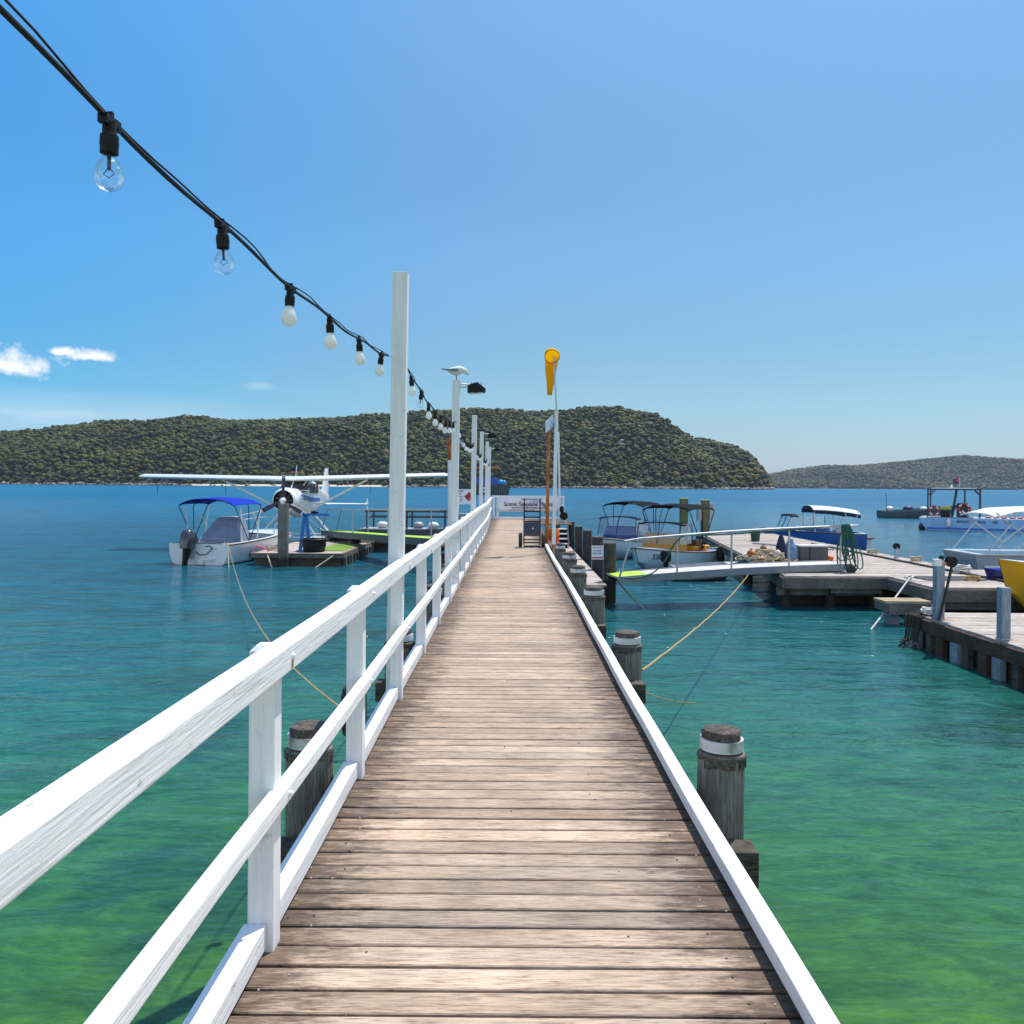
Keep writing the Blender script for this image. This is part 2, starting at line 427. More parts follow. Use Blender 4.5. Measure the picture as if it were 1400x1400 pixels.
def clear_mat(name, tintc, mixv, rough=0.05):
    m, t, n, l, b = new_mat(name)
    n.remove(b)
    tr = n.new('ShaderNodeBsdfTransparent'); tr.inputs[0].default_value = (*tintc, 1)
    gl = n.new('ShaderNodeBsdfGlossy'); gl.inputs['Roughness'].default_value = rough; gl.inputs['Color'].default_value = (0.95, 0.97, 1, 1)
    lw = n.new('ShaderNodeLayerWeight'); lw.inputs['Blend'].default_value = 0.35
    no = n.new('ShaderNodeTexNoise'); no.inputs['Scale'].default_value = 3; no.inputs['Detail'].default_value = 4
    mp = n.new('ShaderNodeMath'); mp.operation = 'MULTIPLY_ADD'; mp.inputs[1].default_value = 0.5; mp.inputs[2].default_value = mixv
    l.new(lw.outputs['Fresnel'], mp.inputs[0])
    bp = n.new('ShaderNodeBump'); bp.inputs['Distance'].default_value = 0.01; l.new(no.outputs[0], bp.inputs['Height'])
    l.new(bp.outputs[0], gl.inputs['Normal'])
    mx = n.new('ShaderNodeMixShader'); l.new(mp.outputs[0], mx.inputs[0]); l.new(tr.outputs[0], mx.inputs[1]); l.new(gl.outputs[0], mx.inputs[2])
    l.new(mx.outputs[0], n['Material Output'].inputs[0])
    return m
GLASS = clear_mat('clear_bulb_glass', (0.93, 0.97, 0.98), 0.06)
CLEARS = clear_mat('clear_plastic_screen', (0.93, 0.95, 0.96), 0.04, 0.2)

def wood(name, c1, c2, c3, grain=(0.5, 9, 9), dist=0.0025, tint=False, rough=0.8):
    """Weathered timber: long grain in two sizes, blotches, bump along the grain."""
    m, t, n, l, b = new_mat(name)
    tcn = n.new('ShaderNodeTexCoord'); mp = n.new('ShaderNodeMapping'); mp.inputs['Scale'].default_value = grain
    at = n.new('ShaderNodeAttribute'); at.attribute_name = 'tint'
    ad = n.new('ShaderNodeVectorMath'); ad.operation = 'ADD'
    sc = n.new('ShaderNodeVectorMath'); sc.operation = 'SCALE'; sc.inputs[0].default_value = (37, 13, 51)
    l.new(at.outputs['Fac'], sc.inputs['Scale'])
    l.new(tcn.outputs['Object'], mp.inputs[0]); l.new(mp.outputs[0], ad.inputs[0])
    if tint: l.new(sc.outputs[0], ad.inputs[1])
    g1 = n.new('ShaderNodeTexNoise'); g1.inputs['Scale'].default_value = 6; g1.inputs['Detail'].default_value = 9; g1.inputs['Roughness'].default_value = 0.68
    l.new(ad.outputs[0], g1.inputs['Vector'])
    bl = n.new('ShaderNodeTexNoise'); bl.inputs['Scale'].default_value = 2.3; bl.inputs['Detail'].default_value = 5
    ab_ = n.new('ShaderNodeVectorMath'); ab_.operation = 'ADD'; l.new(tcn.outputs['Object'], ab_.inputs[0])
    if tint: l.new(sc.outputs[0], ab_.inputs[1])
    l.new(ab_.outputs[0], bl.inputs['Vector'])
    r1 = ramp(n, [(0.27, c3), (0.45, c2), (0.66, c1)]); l.new(g1.outputs[0], r1.inputs[0])
    r2 = ramp(n, [(0.3, (0.72, 0.70, 0.68)), (0.7, (1.12, 1.10, 1.08))]); l.new(bl.outputs[0], r2.inputs[0])
    mx = n.new('ShaderNodeMix'); mx.data_type = 'RGBA'; mx.blend_type = 'MULTIPLY'; mx.inputs['Factor'].default_value = 1
    l.new(r1.outputs[0], mx.inputs[6]); l.new(r2.outputs[0], mx.inputs[7])
    o = mx.outputs[2]
    if tint:
        m2 = n.new('ShaderNodeMix'); m2.data_type = 'RGBA'; m2.blend_type = 'MULTIPLY'; m2.inputs['Factor'].default_value = 1
        l.new(o, m2.inputs[6]); l.new(at.outputs['Fac'], m2.inputs[7]); o = m2.outputs[2]
    if tint:                                              # each board its own hue, and fine dark checks along the grain
        wn = n.new('ShaderNodeTexWhiteNoise'); wn.noise_dimensions = '1D'; l.new(at.outputs['Fac'], wn.inputs['W'])
        rh = ramp(n, [(0.0, (0.70, 0.66, 0.64)), (0.25, (1.0, 0.95, 0.88)), (0.5, (0.92, 0.92, 0.93)), (0.75, (1.12, 1.03, 0.96)), (1.0, (0.84, 0.76, 0.68))]); l.new(wn.outputs['Value'], rh.inputs[0])
        m3 = n.new('ShaderNodeMix'); m3.data_type = 'RGBA'; m3.blend_type = 'MULTIPLY'; m3.inputs['Factor'].default_value = 0.8
        l.new(o, m3.inputs[6]); l.new(rh.outputs[0], m3.inputs[7]); o = m3.outputs[2]
    mq = n.new('ShaderNodeMapping'); mq.inputs['Scale'].default_value = tuple(q * (2.6 if q > 2 else 2.2) for q in grain); l.new(tcn.outputs['Object'], mq.inputs[0])
    g2 = n.new('ShaderNodeTexNoise'); g2.inputs['Scale'].default_value = 5; g2.inputs['Detail'].default_value = 6; g2.inputs['Roughness'].default_value = 0.7; l.new(mq.outputs[0], g2.inputs['Vector'])
    r4 = ramp(n, [(0.36, (0.30, 0.25, 0.22)), (0.48, (1, 1, 1)), (0.66, (1.22, 1.20, 1.18))]); l.new(g2.outputs[0], r4.inputs[0])
    m4 = n.new('ShaderNodeMix'); m4.data_type = 'RGBA'; m4.blend_type = 'MULTIPLY'; m4.inputs['Factor'].default_value = 0.85
    l.new(o, m4.inputs[6]); l.new(r4.outputs[0], m4.inputs[7]); o = m4.outputs[2]
    l.new(o, b.inputs['Base Color'])
    b.inputs['Roughness'].default_value = rough
    b.inputs['Specular IOR Level'].default_value = 0.3
    bp = n.new('ShaderNodeBump'); bp.inputs['Distance'].default_value = dist; l.new(g1.outputs[0], bp.inputs['Height']); l.new(bp.outputs[0], b.inputs['Normal'])
    return m
DECK_WOOD = wood('weathered_decking', (0.560, 0.460, 0.370), (0.430, 0.345, 0.270), (0.185, 0.132, 0.096), grain=(1.0, 16, 16), tint=True)
def end_stains(m, x0, x1):                               # dark damp staining at the plank ends
    t = m.node_tree; n, l = t.nodes, t.links; b = n['Principled BSDF']
    src = b.inputs['Base Color'].links[0].from_socket
    tcn = n.new('ShaderNodeTexCoord'); sp = n.new('ShaderNodeSeparateXYZ'); l.new(tcn.outputs['Object'], sp.inputs[0])
    ab = n.new('ShaderNodeMath'); ab.operation = 'ABSOLUTE'; l.new(sp.outputs[0], ab.inputs[0])
    mp = n.new('ShaderNodeMapping'); mp.inputs['Scale'].default_value = (3, 11, 1); l.new(tcn.outputs['Object'], mp.inputs[0])
    no = n.new('ShaderNodeTexNoise'); no.inputs['Scale'].default_value = 2.2; no.inputs['Detail'].default_value = 8; no.inputs['Roughness'].default_value = 0.7
    l.new(mp.outputs[0], no.inputs['Vector'])
    a = n.new('ShaderNodeMath'); a.operation = 'MULTIPLY_ADD'; a.inputs[1].default_value = 1.1; l.new(no.outputs[0], a.inputs[0]); l.new(ab.outputs[0], a.inputs[2])
    mr = n.new('ShaderNodeMapRange'); mr.inputs['From Min'].default_value = x0; mr.inputs['From Max'].default_value = x1; mr.inputs['To Max'].default_value = 0.88
    l.new(a.outputs[0], mr.inputs[0])
    mx = n.new('ShaderNodeMix'); mx.data_type = 'RGBA'; mx.blend_type = 'MULTIPLY'
    l.new(mr.outputs[0], mx.inputs['Factor']); l.new(src, mx.inputs[6]); mx.inputs[7].default_value = (0.22, 0.19, 0.18, 1)
    l.new(mx.outputs[2], b.inputs['Base Color'])
end_stains(DECK_WOOD, 1.07, 1.34)
PALE_DECK = wood('pale_bleached_decking', (0.56, 0.52, 0.49), (0.47, 0.43, 0.40), (0.30, 0.26, 0.24), grain=(1.0, 9, 9), tint=True)
DARK_BEAM = wood('dark_wet_timber', (0.13, 0.11, 0.095), (0.075, 0.065, 0.055), (0.03, 0.026, 0.022), grain=(1.2, 1.2, 6))
GREY_BEAM = wood('grey_timber', (0.21, 0.19, 0.17), (0.14, 0.127, 0.115), (0.06, 0.054, 0.05), grain=(1, 7, 7))
PILE_WOOD = wood('grey_green_pile_timber', (0.28, 0.265, 0.235), (0.185, 0.175, 0.155), (0.07, 0.066, 0.06), grain=(9, 9, 0.55), dist=0.006)
PILE_DARK = wood('dark_pile_timber', (0.10, 0.095, 0.09), (0.06, 0.058, 0.056), (0.028, 0.027, 0.027), grain=(9, 9, 0.55), dist=0.006)
PILE_TOP = wood('rotten_pile_top', (0.19, 0.16, 0.14), (0.095, 0.08, 0.07), (0.022, 0.02, 0.02), grain=(6, 6, 6), dist=0.02)
PILE_GREEN = wood('green_pile_timber', (0.17, 0.19, 0.10), (0.11, 0.13, 0.065), (0.06, 0.07, 0.035), grain=(9, 9, 0.6), dist=0.004)
BLUE_POST = wood('blue_grey_post_timber', (0.33, 0.40, 0.47), (0.24, 0.30, 0.37), (0.13, 0.16, 0.20), grain=(9, 9, 0.5), dist=0.003)
STEP_WOOD = wood('tan_timber', (0.52, 0.42, 0.29), (0.40, 0.31, 0.20), (0.22, 0.16, 0.10), grain=(1, 6, 6))


def tide_mark(m):                                         # black weed and oysters up to the high tide line
    t = m.node_tree; n, l = t.nodes, t.links; b = n['Principled BSDF']
    src = b.inputs['Base Color'].links[0].from_socket
    tcn = n.new('ShaderNodeTexCoord'); sp = n.new('ShaderNodeSeparateXYZ'); l.new(tcn.outputs['Object'], sp.inputs[0])
    no = n.new('ShaderNodeTexNoise'); no.inputs['Scale'].default_value = 9; no.inputs['Detail'].default_value = 6; l.new(tcn.outputs['Object'], no.inputs['Vector'])
    a = n.new('ShaderNodeMath'); a.operation = 'MULTIPLY_ADD'; a.inputs[1].default_value = -0.7; l.new(no.outputs[0], a.inputs[0]); l.new(sp.outputs[2], a.inputs[2])
    mr = n.new('ShaderNodeMapRange'); mr.inputs['From Min'].default_value = 0.15; mr.inputs['From Max'].default_value = -0.05; l.new(a.outputs[0], mr.inputs[0])
    mx = n.new('ShaderNodeMix'); mx.data_type = 'RGBA'; l.new(mr.outputs[0], mx.inputs['Factor']); l.new(src, mx.inputs[6]); mx.inputs[7].default_value = (0.035, 0.032, 0.022, 1)
    l.new(mx.outputs[2], b.inputs['Base Color'])
tide_mark(PILE_WOOD); tide_mark(PILE_DARK)
add_flecks(PILE_WOOD, (0.55, 0.54, 0.50), 6, 0.66, 0.74, (1, 1, 0.3))
# ================================================================== SETTING
def water_mat():
    m, t, n, l, b = new_mat('sea_water')
    tcn = n.new('ShaderNodeTexCoord'); sp = n.new('ShaderNodeSeparateXYZ'); l.new(tcn.outputs['Object'], sp.inputs[0])
    def NZ(scale, stretch, det=5, rough=0.55, dist=0.0):
        mp = n.new('ShaderNodeMapping'); mp.inputs['Scale'].default_value = stretch; l.new(tcn.outputs['Object'], mp.inputs[0])
        q = n.new('ShaderNodeTexNoise'); q.inputs['Scale'].default_value = scale; q.inputs['Detail'].default_value = det; q.inputs['Roughness'].default_value = rough; q.inputs['Distortion'].default_value = dist
        l.new(mp.outputs[0], q.inputs['Vector']); return q.outputs[0]
    def mth(op, a, b2=None, c=None, cl=False):
        q = n.new('ShaderNodeMath'); q.operation = op; q.use_clamp = cl
        for i, v in enumerate((a, b2, c)):
            if v is None: continue
            if isinstance(v, (int, float)): q.inputs[i].default_value = v
            else: l.new(v, q.inputs[i])
        return q.outputs[0]
    # depth grows with the distance from the beach; the bed undulates
    big = NZ(0.05, (1, 0.8, 1), 4)
    d = mth('ADD', sp.outputs[1], mth('MULTIPLY', mth('SUBTRACT', big, 0.5), 14.0))
    d = mth('ADD', d, mth('MULTIPLY', mth('ABSOLUTE', sp.outputs[0]), 0.12))
    lg = mth('DIVIDE', mth('LOGARITHM', mth('MAXIMUM', d, 2.0), 10.0), 3.0)      # 10 m -> .33, 100 m -> .67
    rp = ramp(n, [(0.20, (0.038, 0.122, 0.020)), (0.285, (0.022, 0.108, 0.036)), (0.35, (0.014, 0.108, 0.072)), (0.43, (0.009, 0.098, 0.106)), (0.53, (0.005, 0.090, 0.150)), (0.68, (0.004, 0.098, 0.185)), (0.92, (0.005, 0.106, 0.215))])
    l.new(lg, rp.inputs[0])
    # sea grass patches on the shallow bed
    ws = NZ(0.30, (0.6, 1.0, 1), 7, 0.64, 0.9)
    wr = n.new('ShaderNodeMapRange'); wr.inputs['From Min'].default_value = 0.52; wr.inputs['From Max'].default_value = 0.62; l.new(ws, wr.inputs[0])
    shal = n.new('ShaderNodeMapRange'); shal.inputs['From Min'].default_value = 45; shal.inputs['From Max'].default_value = 9; shal.inputs['To Min'].default_value = 0.35; shal.inputs['To Max'].default_value = 0.72
    l.new(d, shal.inputs[0])
    mx = n.new('ShaderNodeMix'); mx.data_type = 'RGBA'; l.new(mth('MULTIPLY', wr.outputs[0], shal.outputs[0]), mx.inputs['Factor'])
    l.new(rp.outputs[0], mx.inputs[6]); mx.inputs[7].default_value = (0.010, 0.052, 0.034, 1)
    st = NZ(1.7, (0.55, 1.7, 1), 7, 0.74, 1.1)  # streaks of refracted light and wave facets, painted into the colour
    r2 = ramp(n, [(0.37, (0.58, 0.66, 0.74)), (0.5, (1, 1, 1)), (0.64, (1.60, 1.36, 1.15))]); l.new(st, r2.inputs[0])
    m2 = n.new('ShaderNodeMix'); m2.data_type = 'RGBA'; m2.blend_type = 'MULTIPLY'
    sh2 = n.new('ShaderNodeMapRange'); sh2.inputs['From Min'].default_value = 40; sh2.inputs['From Max'].default_value = 8; sh2.inputs['To Min'].default_value = 0.62; sh2.inputs['To Max'].default_value = 0.95; l.new(d, sh2.inputs[0])
    l.new(sh2.outputs[0], m2.inputs['Factor']); l.new(mx.outputs[2], m2.inputs[6]); l.new(r2.outputs[0], m2.inputs[7])
    fr_ = NZ(7.0, (0.6, 1.5, 1), 5, 0.7, 0.8)  # finer light and dark of the ripples, also painted in
    r5 = ramp(n, [(0.36, (0.80, 0.84, 0.88)), (0.5, (1, 1, 1)), (0.66, (1.28, 1.18, 1.10))]); l.new(fr_, r5.inputs[0])
    m5 = n.new('ShaderNodeMix'); m5.data_type = 'RGBA'; m5.blend_type = 'MULTIPLY'; m5.inputs['Factor'].default_value = 0.9
    l.new(m2.outputs[2], m5.inputs[6]); l.new(r5.outputs[0], m5.inputs[7])
    sw = mth('ADD', mth('MULTIPLY', NZ(0.55, (0.75, 0.5, 1), 9, 0.8), 0.6), mth('MULTIPLY', NZ(0.05, (0.7, 0.5, 1), 8, 0.75), 0.4))     # bright and dark wave reflections, painted into the colour
    r6 = ramp(n, [(0.40, (0.62, 0.66, 0.72)), (0.5, (1, 1, 1)), (0.60, (1.42, 1.34, 1.26))]); l.new(sw, r6.inputs[0])
    m6 = n.new('ShaderNodeMix'); m6.data_type = 'RGBA'; m6.blend_type = 'MULTIPLY'
    s6 = n.new('ShaderNodeMapRange'); s6.inputs['From Min'].default_value = 8; s6.inputs['From Max'].default_value = 30; s6.inputs['To Min'].default_value = 0.25; s6.inputs['To Max'].default_value = 0.95; l.new(d, s6.inputs[0])
    l.new(s6.outputs[0], m6.inputs['Factor']); l.new(m5.outputs[2], m6.inputs[6]); l.new(r6.outputs[0], m6.inputs[7]); l.new(m6.outputs[2], b.inputs['Base Color'])
    rg_ = n.new('ShaderNodeMapRange'); rg_.inputs['From Min'].default_value = 28; rg_.inputs['From Max'].default_value = 200   # wind ripples finer than the mesh of noise, out from the lee of the wharves
    rg_.inputs['To Min'].default_value = 0.12; rg_.inputs['To Max'].default_value = 0.34; l.new(sp.outputs[1], rg_.inputs[0]); l.new(rg_.outputs[0], b.inputs['Roughness'])
    b.inputs['IOR'].default_value = 1.333
    sl_ = n.new('ShaderNodeMapRange'); sl_.inputs['From Min'].default_value = 20; sl_.inputs['From Max'].default_value = 130   # steep ripples show their faces, not the mirror of the low sky
    sl_.inputs['To Min'].default_value = 0.5; sl_.inputs['To Max'].default_value = 0.20; l.new(sp.outputs[1], sl_.inputs[0]); l.new(sl_.outputs[0], b.inputs['Specular IOR Level'])
    # ripples of three sizes, crests lying across the view
    h = mth('MULTIPLY', NZ(0.35, (0.6, 1.25, 1), 3), 0.40)
    h = mth('ADD', h, mth('MULTIPLY', NZ(1.6, (0.62, 1.25, 1), 4, 0.6, 0.4), 0.155))
    h = mth('ADD', h, mth('MULTIPLY', NZ(6.0, (0.7, 1.2, 1), 4, 0.65, 0.3), 0.036))
    calm = n.new('ShaderNodeMapRange'); calm.inputs['From Min'].default_value = 6; calm.inputs['From Max'].default_value = 40; calm.inputs['To Min'].default_value = 0.24; calm.inputs['To Max'].default_value = 1.3; l.new(sp.outputs[1], calm.inputs[0])
    bp = n.new('ShaderNodeBump'); bp.inputs['Strength'].default_value = 1.0; bp.inputs['Distance'].default_value = 1.0
    l.new(mth('MULTIPLY', h, calm.outputs[0]), bp.inputs['Height']); l.new(bp.outputs[0], b.inputs['Normal'])
    return m
WATER = water_mat()
seg = 128
mb = MB()
mb.add([(0, 0, 0)] + [(8000 * math.cos(2 * math.pi * k / seg), 8000 * math.sin(2 * math.pi * k / seg), 0) for k in range(seg)],
       [(0, 1 + k, 1 + (k + 1) % seg) for k in range(seg)])
water = tag(mb.build('sea_water', WATER), kind='structure')

# ---- the wooded headland across the water and the far hills
def interp(tab, x):
    if x <= tab[0][0]: return tab[0][1]
    for (a, b), (c, d) in zip(tab, tab[1:]):
        if x <= c: return b + (d - b) * (x - a) / (c - a)
    return tab[-1][1]
SKY1 = [(-260, 606), (-100, 597), (0, 589), (50, 586), (100, 579), (150, 573), (200, 575), (250, 574), (300, 573), (340, 575), (400, 572), (450, 572), (490, 568), (540, 567), (600, 562), (640, 559), (680, 558), (720, 561), (750, 563), (800, 561), (840, 559), (870, 566), (900, 580), (940, 596), (980, 604), (1010, 616), (1035, 634), (1050, 650), (1060, 668)]
SKY2 = [(860, 652), (1000, 652), (1055, 649), (1090, 641), (1120, 637), (1150, 638), (1200, 634), (1250, 629), (1290, 625), (1320, 622), (1350, 625), (1400, 628), (1500, 632), (1700, 640), (1900, 650)]
def hor(px): return HOR + (px - 700) * sr
D1, D2 = 1500.0, 4300.0
def nz(x, y, s, seed=0.0): return noise.noise(Vector((x / s + seed, y / s - seed, seed * 1.7)))
def coast1(X):
    c = 1185 + 26 * nz(X, 0, 150, 3) + 9 * nz(X, 5, 40, 8)
    return max(c, (X - 4 + 10 * nz(X, 0, 60, 5)) * F_PX / 352)
def ground1(X, Y):
    px = 700 + X * F_PX / D1
    H = max(0.0, (hor(px) - interp(SKY1, px)) * D1 / F_PX + CAM_Z - 7)
    c = coast1(X)
    run = max(45.0, D1 - c)
    f = (Y - c) / run
    if f < 0: return max(-3.0, 0.05 * (Y - c))
    g = 1 - (1 - min(f, 1)) ** 1.5
    if f > 1: g = 1 - 0.10 * (f - 1)
    gul = nz(X, Y * 0.35, 120, 2) * 46 + nz(X, Y * 0.6, 50, 9) * 11
    return max(0.4, H * g + gul * 4 * min(f, 1) * max(0, 1 - min(f, 1)) * (1 if X < 330 else 0.4))
def coast2(X): return 3650 + 120 * nz(X, 0, 600, 4)
def ground2(X, Y):
    px = 700 + X * F_PX / D2
    H = max(2.0, (hor(px) - interp(SKY2, px)) * D2 / F_PX + CAM_Z - 9)
    f = (Y - coast2(X)) / (D2 - coast2(X))
    if f < 0: return -2.0
    g = 1 - (1 - min(f, 1)) ** 1.35
    if f > 1: g = 1 - 0.08 * (f - 1)
    gul = nz(X, Y * 0.3, 330, 6) * 40 + nz(X, Y, 110, 1) * 14
    return max(0.4, H * g + gul * 4 * min(f, 1) * max(0, 1 - min(f, 1)))
EARTH = surf('bush_earth', (0.032, 0.036, 0.013), 0.95, (0.016, 0.022, 0.008), scale=0.06, bump=0.4, bscale=0.3)
SAND = surf('beach_sand', (0.50, 0.44, 0.34), 0.95, (0.50, 0.43, 0.31), scale=0.2)
ROCK = surf('sandstone_rock', (0.33, 0.285, 0.235), 0.9, (0.12, 0.10, 0.085), scale=0.5, bump=0.3, bscale=1.2)
def terrain(name, fn, xs, off, coast, mat):
    vs = [(x, coast(x) + o, fn(x, coast(x) + o)) for x in xs for o in off]
    b = len(off)
    m_ = MB().add(vs, [(i * b + j, (i + 1) * b + j, (i + 1) * b + j + 1, i * b + j + 1) for i in range(len(xs) - 1) for j in range(b - 1)])
    return tag(m_.build(name, mat, smooth=True, ang=180), kind='structure')
terrain('headland_ground', ground1, list(np.arange(-1230, 486, 6.0)), [-20, -6, -1, 2, 6] + list(range(14, 480, 13)), coast1, EARTH)
terrain('far_hills_ground', ground2, list(np.arange(500, 4800, 28.0)), [-30, -2, 8] + list(range(30, 1100, 36)), coast2, EARTH)
vs = []
bx = list(np.arange(-455, -165, 5.0))
for x in bx:
    c = coast1(x)
    k = math.sin(math.pi * (x + 455) / 290) ** 0.5
    vs += [(x, c - 2 - 8 * k, -0.4), (x, c - 1 - 3 * k, 0.7), (x, c + 4, 2.6), (x, c + 9, 1.0)]
mb = MB().add(vs, [(i * 4 + j, i * 4 + 4 + j, i * 4 + 5 + j, i * 4 + 1 + j) for i in range(len(bx) - 1) for j in range(3)])
tag(mb.build('beach', SAND, smooth=True), kind='structure')

def ico(sub):
    bm = bmesh.new(); bmesh.ops.create_icosphere(bm, subdivisions=sub, radius=1)
    v = np.array([x.co[:] for x in bm.verts]); f = np.array([[q.index for q in p.verts] for p in bm.faces]); bm.free()
    return v, f
def crown_proto(k, lobes, sub):
    """a tree crown: overlapping ragged leaf clumps on a short stem."""
    rng = np.random.RandomState(100 + k)
    V, Fc = [], []; o = 0
    for i in range(lobes):
        v, f = ico(sub)
        v = v * (1 + rng.uniform(-0.30, 0.30, (len(v), 1)))
        a = rng.uniform(0, 6.28); rad = rng.uniform(0.15, 0.62) if i else 0.1
        s = rng.uniform(0.34, 0.62) if i else 0.62
        v = v * s * np.array([1.05, 1.05, 0.82]) + np.array([rad * math.cos(a), rad * math.sin(a), rng.uniform(0.35, 1.1) if i else 0.7])
        V.append(v); Fc.append(f + o); o += len(v)
    tv = np.array([[0.07, 0, -0.3], [-0.05, 0.06, -0.3], [-0.05, -0.06, -0.3], [0.04, 0, 0.6], [-0.03, 0.03, 0.6], [-0.03, -0.03, 0.6]])
    V.append(tv); Fc.append(np.array([[0, 1, 4], [0, 4, 3], [1, 2, 5], [1, 5, 4], [2, 0, 3], [2, 3, 5]]) + o)
    return np.concatenate(V), np.concatenate(Fc)
def leaf_mat():
    m, t, n, l, b = new_mat('eucalypt_foliage')
    at = n.new('ShaderNodeAttribute'); at.attribute_name = 'leaf_colour'
    tcn = n.new('ShaderNodeTexCoord'); no = n.new('ShaderNodeTexNoise'); no.inputs['Scale'].default_value = 0.45; no.inputs['Detail'].default_value = 5
    l.new(tcn.outputs['Object'], no.inputs['Vector'])
    r = ramp(n, [(0.3, (0.62, 0.62, 0.62)), (0.7, (1.35, 1.35, 1.3))]); l.new(no.outputs[0], r.inputs[0])
    mx = n.new('ShaderNodeMix'); mx.data_type = 'RGBA'; mx.blend_type = 'MULTIPLY'; mx.inputs['Factor'].default_value = 1
    l.new(at.outputs['Color'], mx.inputs[6]); l.new(r.outputs[0], mx.inputs[7]); l.new(mx.outputs[2], b.inputs['Base Color'])
    b.inputs['Roughness'].default_value = 0.7; b.inputs['Specular IOR Level'].default_value = 0.25
    return m
LEAF = leaf_mat()
def forest(name, pts, sizes, cols, protos, mat):
    rng = np.random.RandomState(5)
    VV, FF, CC = [], [], []; o = 0
    for p, s, c in zip(pts, sizes, cols):
        v, f = protos[rng.randint(len(protos))]
        a = rng.uniform(0, 6.28); ca, sa = math.cos(a), math.sin(a)
        q = v @ np.array([[ca, sa, 0], [-sa, ca, 0], [0, 0, 1]]) * s + p
        VV.append(q); FF.append(f + o); o += len(v)
        CC.append(np.tile(np.array([*c, 1.0]), (len(v), 1)))
    V = np.concatenate(VV).astype(np.float32); Fa = np.concatenate(FF).astype(np.int32); C = np.concatenate(CC).astype(np.float32)
    me = bpy.data.meshes.new(name)
    me.vertices.add(len(V)); me.vertices.foreach_set('co', V.ravel())
    me.loops.add(Fa.size); me.loops.foreach_set('vertex_index', Fa.ravel())
    me.polygons.add(len(Fa)); me.polygons.foreach_set('loop_start', np.arange(0, Fa.size, 3, dtype=np.int32))
    me.update(calc_edges=True)
    at = me.attributes.new('leaf_colour', 'FLOAT_COLOR', 'POINT'); at.data.foreach_set('color', C.ravel())
    me.materials.append(mat)
    ob = bpy.data.objects.new(name, me); COL.objects.link(ob)
    return ob
PAL = [(0.040, 0.056, 0.009), (0.050, 0.066, 0.010), (0.066, 0.080, 0.010), (0.078, 0.090, 0.012), (0.092, 0.094, 0.013), (0.110, 0.100, 0.014), (0.130, 0.100, 0.018), (0.150, 0.104, 0.022)]
rng = np.random.RandomState(11)
protos = [crown_proto(k, 3, 1) for k in range(12)]
pts, sz, cl = [], [], []
rocks = []
area_n = 27000
for i in range(area_n):
    X = rng.uniform(-1215, 478)
    c = coast1(X)
    u = rng.uniform(3, max(90, D1 - c + 70))
    Y = c + u
    z = ground1(X, Y)
    if z < 0.8: continue
    cliff = nz(X, Y, 55, 21) * 0.6 + nz(X, Y, 18, 31) * 0.5 + (0.22 if X > 130 else -0.05)
    if cliff > 0.42 and rng.rand() < (0.5 if X > 110 else 0.2):
        rocks.append((X, Y, z, rng.uniform(1.4, 3.8))); continue
    if u < 8 and rng.rand() < 0.4: continue
    s = (2.8 + 5.0 * rng.rand() ** 1.7) * (0.8 if u < 20 else 1)
    t = nz(X, Y, 130, 40) * 0.8 + nz(X, Y, 35, 50) * 0.5
    k = int(np.clip(rng.normal(2.6 + 4.0 * t, 1.7), 0, 7))
    j = rng.uniform(0.45, 1.0) * (1 + 0.55 * nz(X, Y, 70, 60))
    cl.append(tuple(q * j for q in PAL[k])); pts.append(np.array((X, Y, z - 0.8))); sz.append(s)
f1 = tag(forest('headland_forest', pts, sz, cl, protos, LEAF), kind='stuff')
f1['label'] = 'dense olive green eucalypt bush covering the headland across the water'
f1['category'] = 'forest'
pts, sz, cl = [], [], []
for i in range(14000):
    Y0 = rng.uniform(0, 1); X = rng.uniform(620, 3300)
    c = coast2(X); Y = c + Y0 * (D2 - c + 120)
    z = ground2(X, Y)
    s = rng.uniform(6.5, 12); j = rng.uniform(0.42, 0.68) * (1 + 0.5 * nz(X, Y, 260, 70))
    cl.append(tuple(q * j for q in PAL[rng.randint(8)])); pts.append(np.array((X, Y, z - 2.5))); sz.append(s)
f2 = tag(forest('far_hills_forest', pts, sz, cl, [crown_proto(50 + k, 3, 1) for k in range(6)], LEAF), kind='stuff')
f2['label'] = 'hazy blue green bush covering the far hills at right'
f2['category'] = 'forest'
# rocks at the foot of the headland and the outcrops on it
for i in range(1500):
    X = rng.uniform(-1200, 470); c = coast1(X)
    if -455 < X < -170 and rng.rand() < 0.8: continue
    rocks.append((X, c + rng.uniform(-5, 8), rng.uniform(-0.3, 1.6), rng.uniform(0.8, 3.4)))
rv, rf = ico(1)
mb = MB()
for (X, Y, z, s) in rocks:
    q = rv * (1 + rng.uniform(-0.28, 0.28, (len(rv), 1))) * np.array([rng.uniform(0.8, 1.6), rng.uniform(0.7, 1.2), rng.uniform(0.5, 1.0)]) * s
    mb.add([(a + X, b + Y, e + z) for a, b, e in q], rf.tolist(), 0, rng.uniform(0.55, 1.35))
ROCKT = surf('outcrop_rock', (0.34, 0.29, 0.24), 0.9, (0.14, 0.12, 0.10), scale=0.5, tint=True)
rk = tag(mb.build('shore_rocks', ROCKT, tint=True), kind='stuff')
rk['label'] = 'brown sandstone boulders and outcrops along the foot of the headland'
rk['category'] = 'rocks'

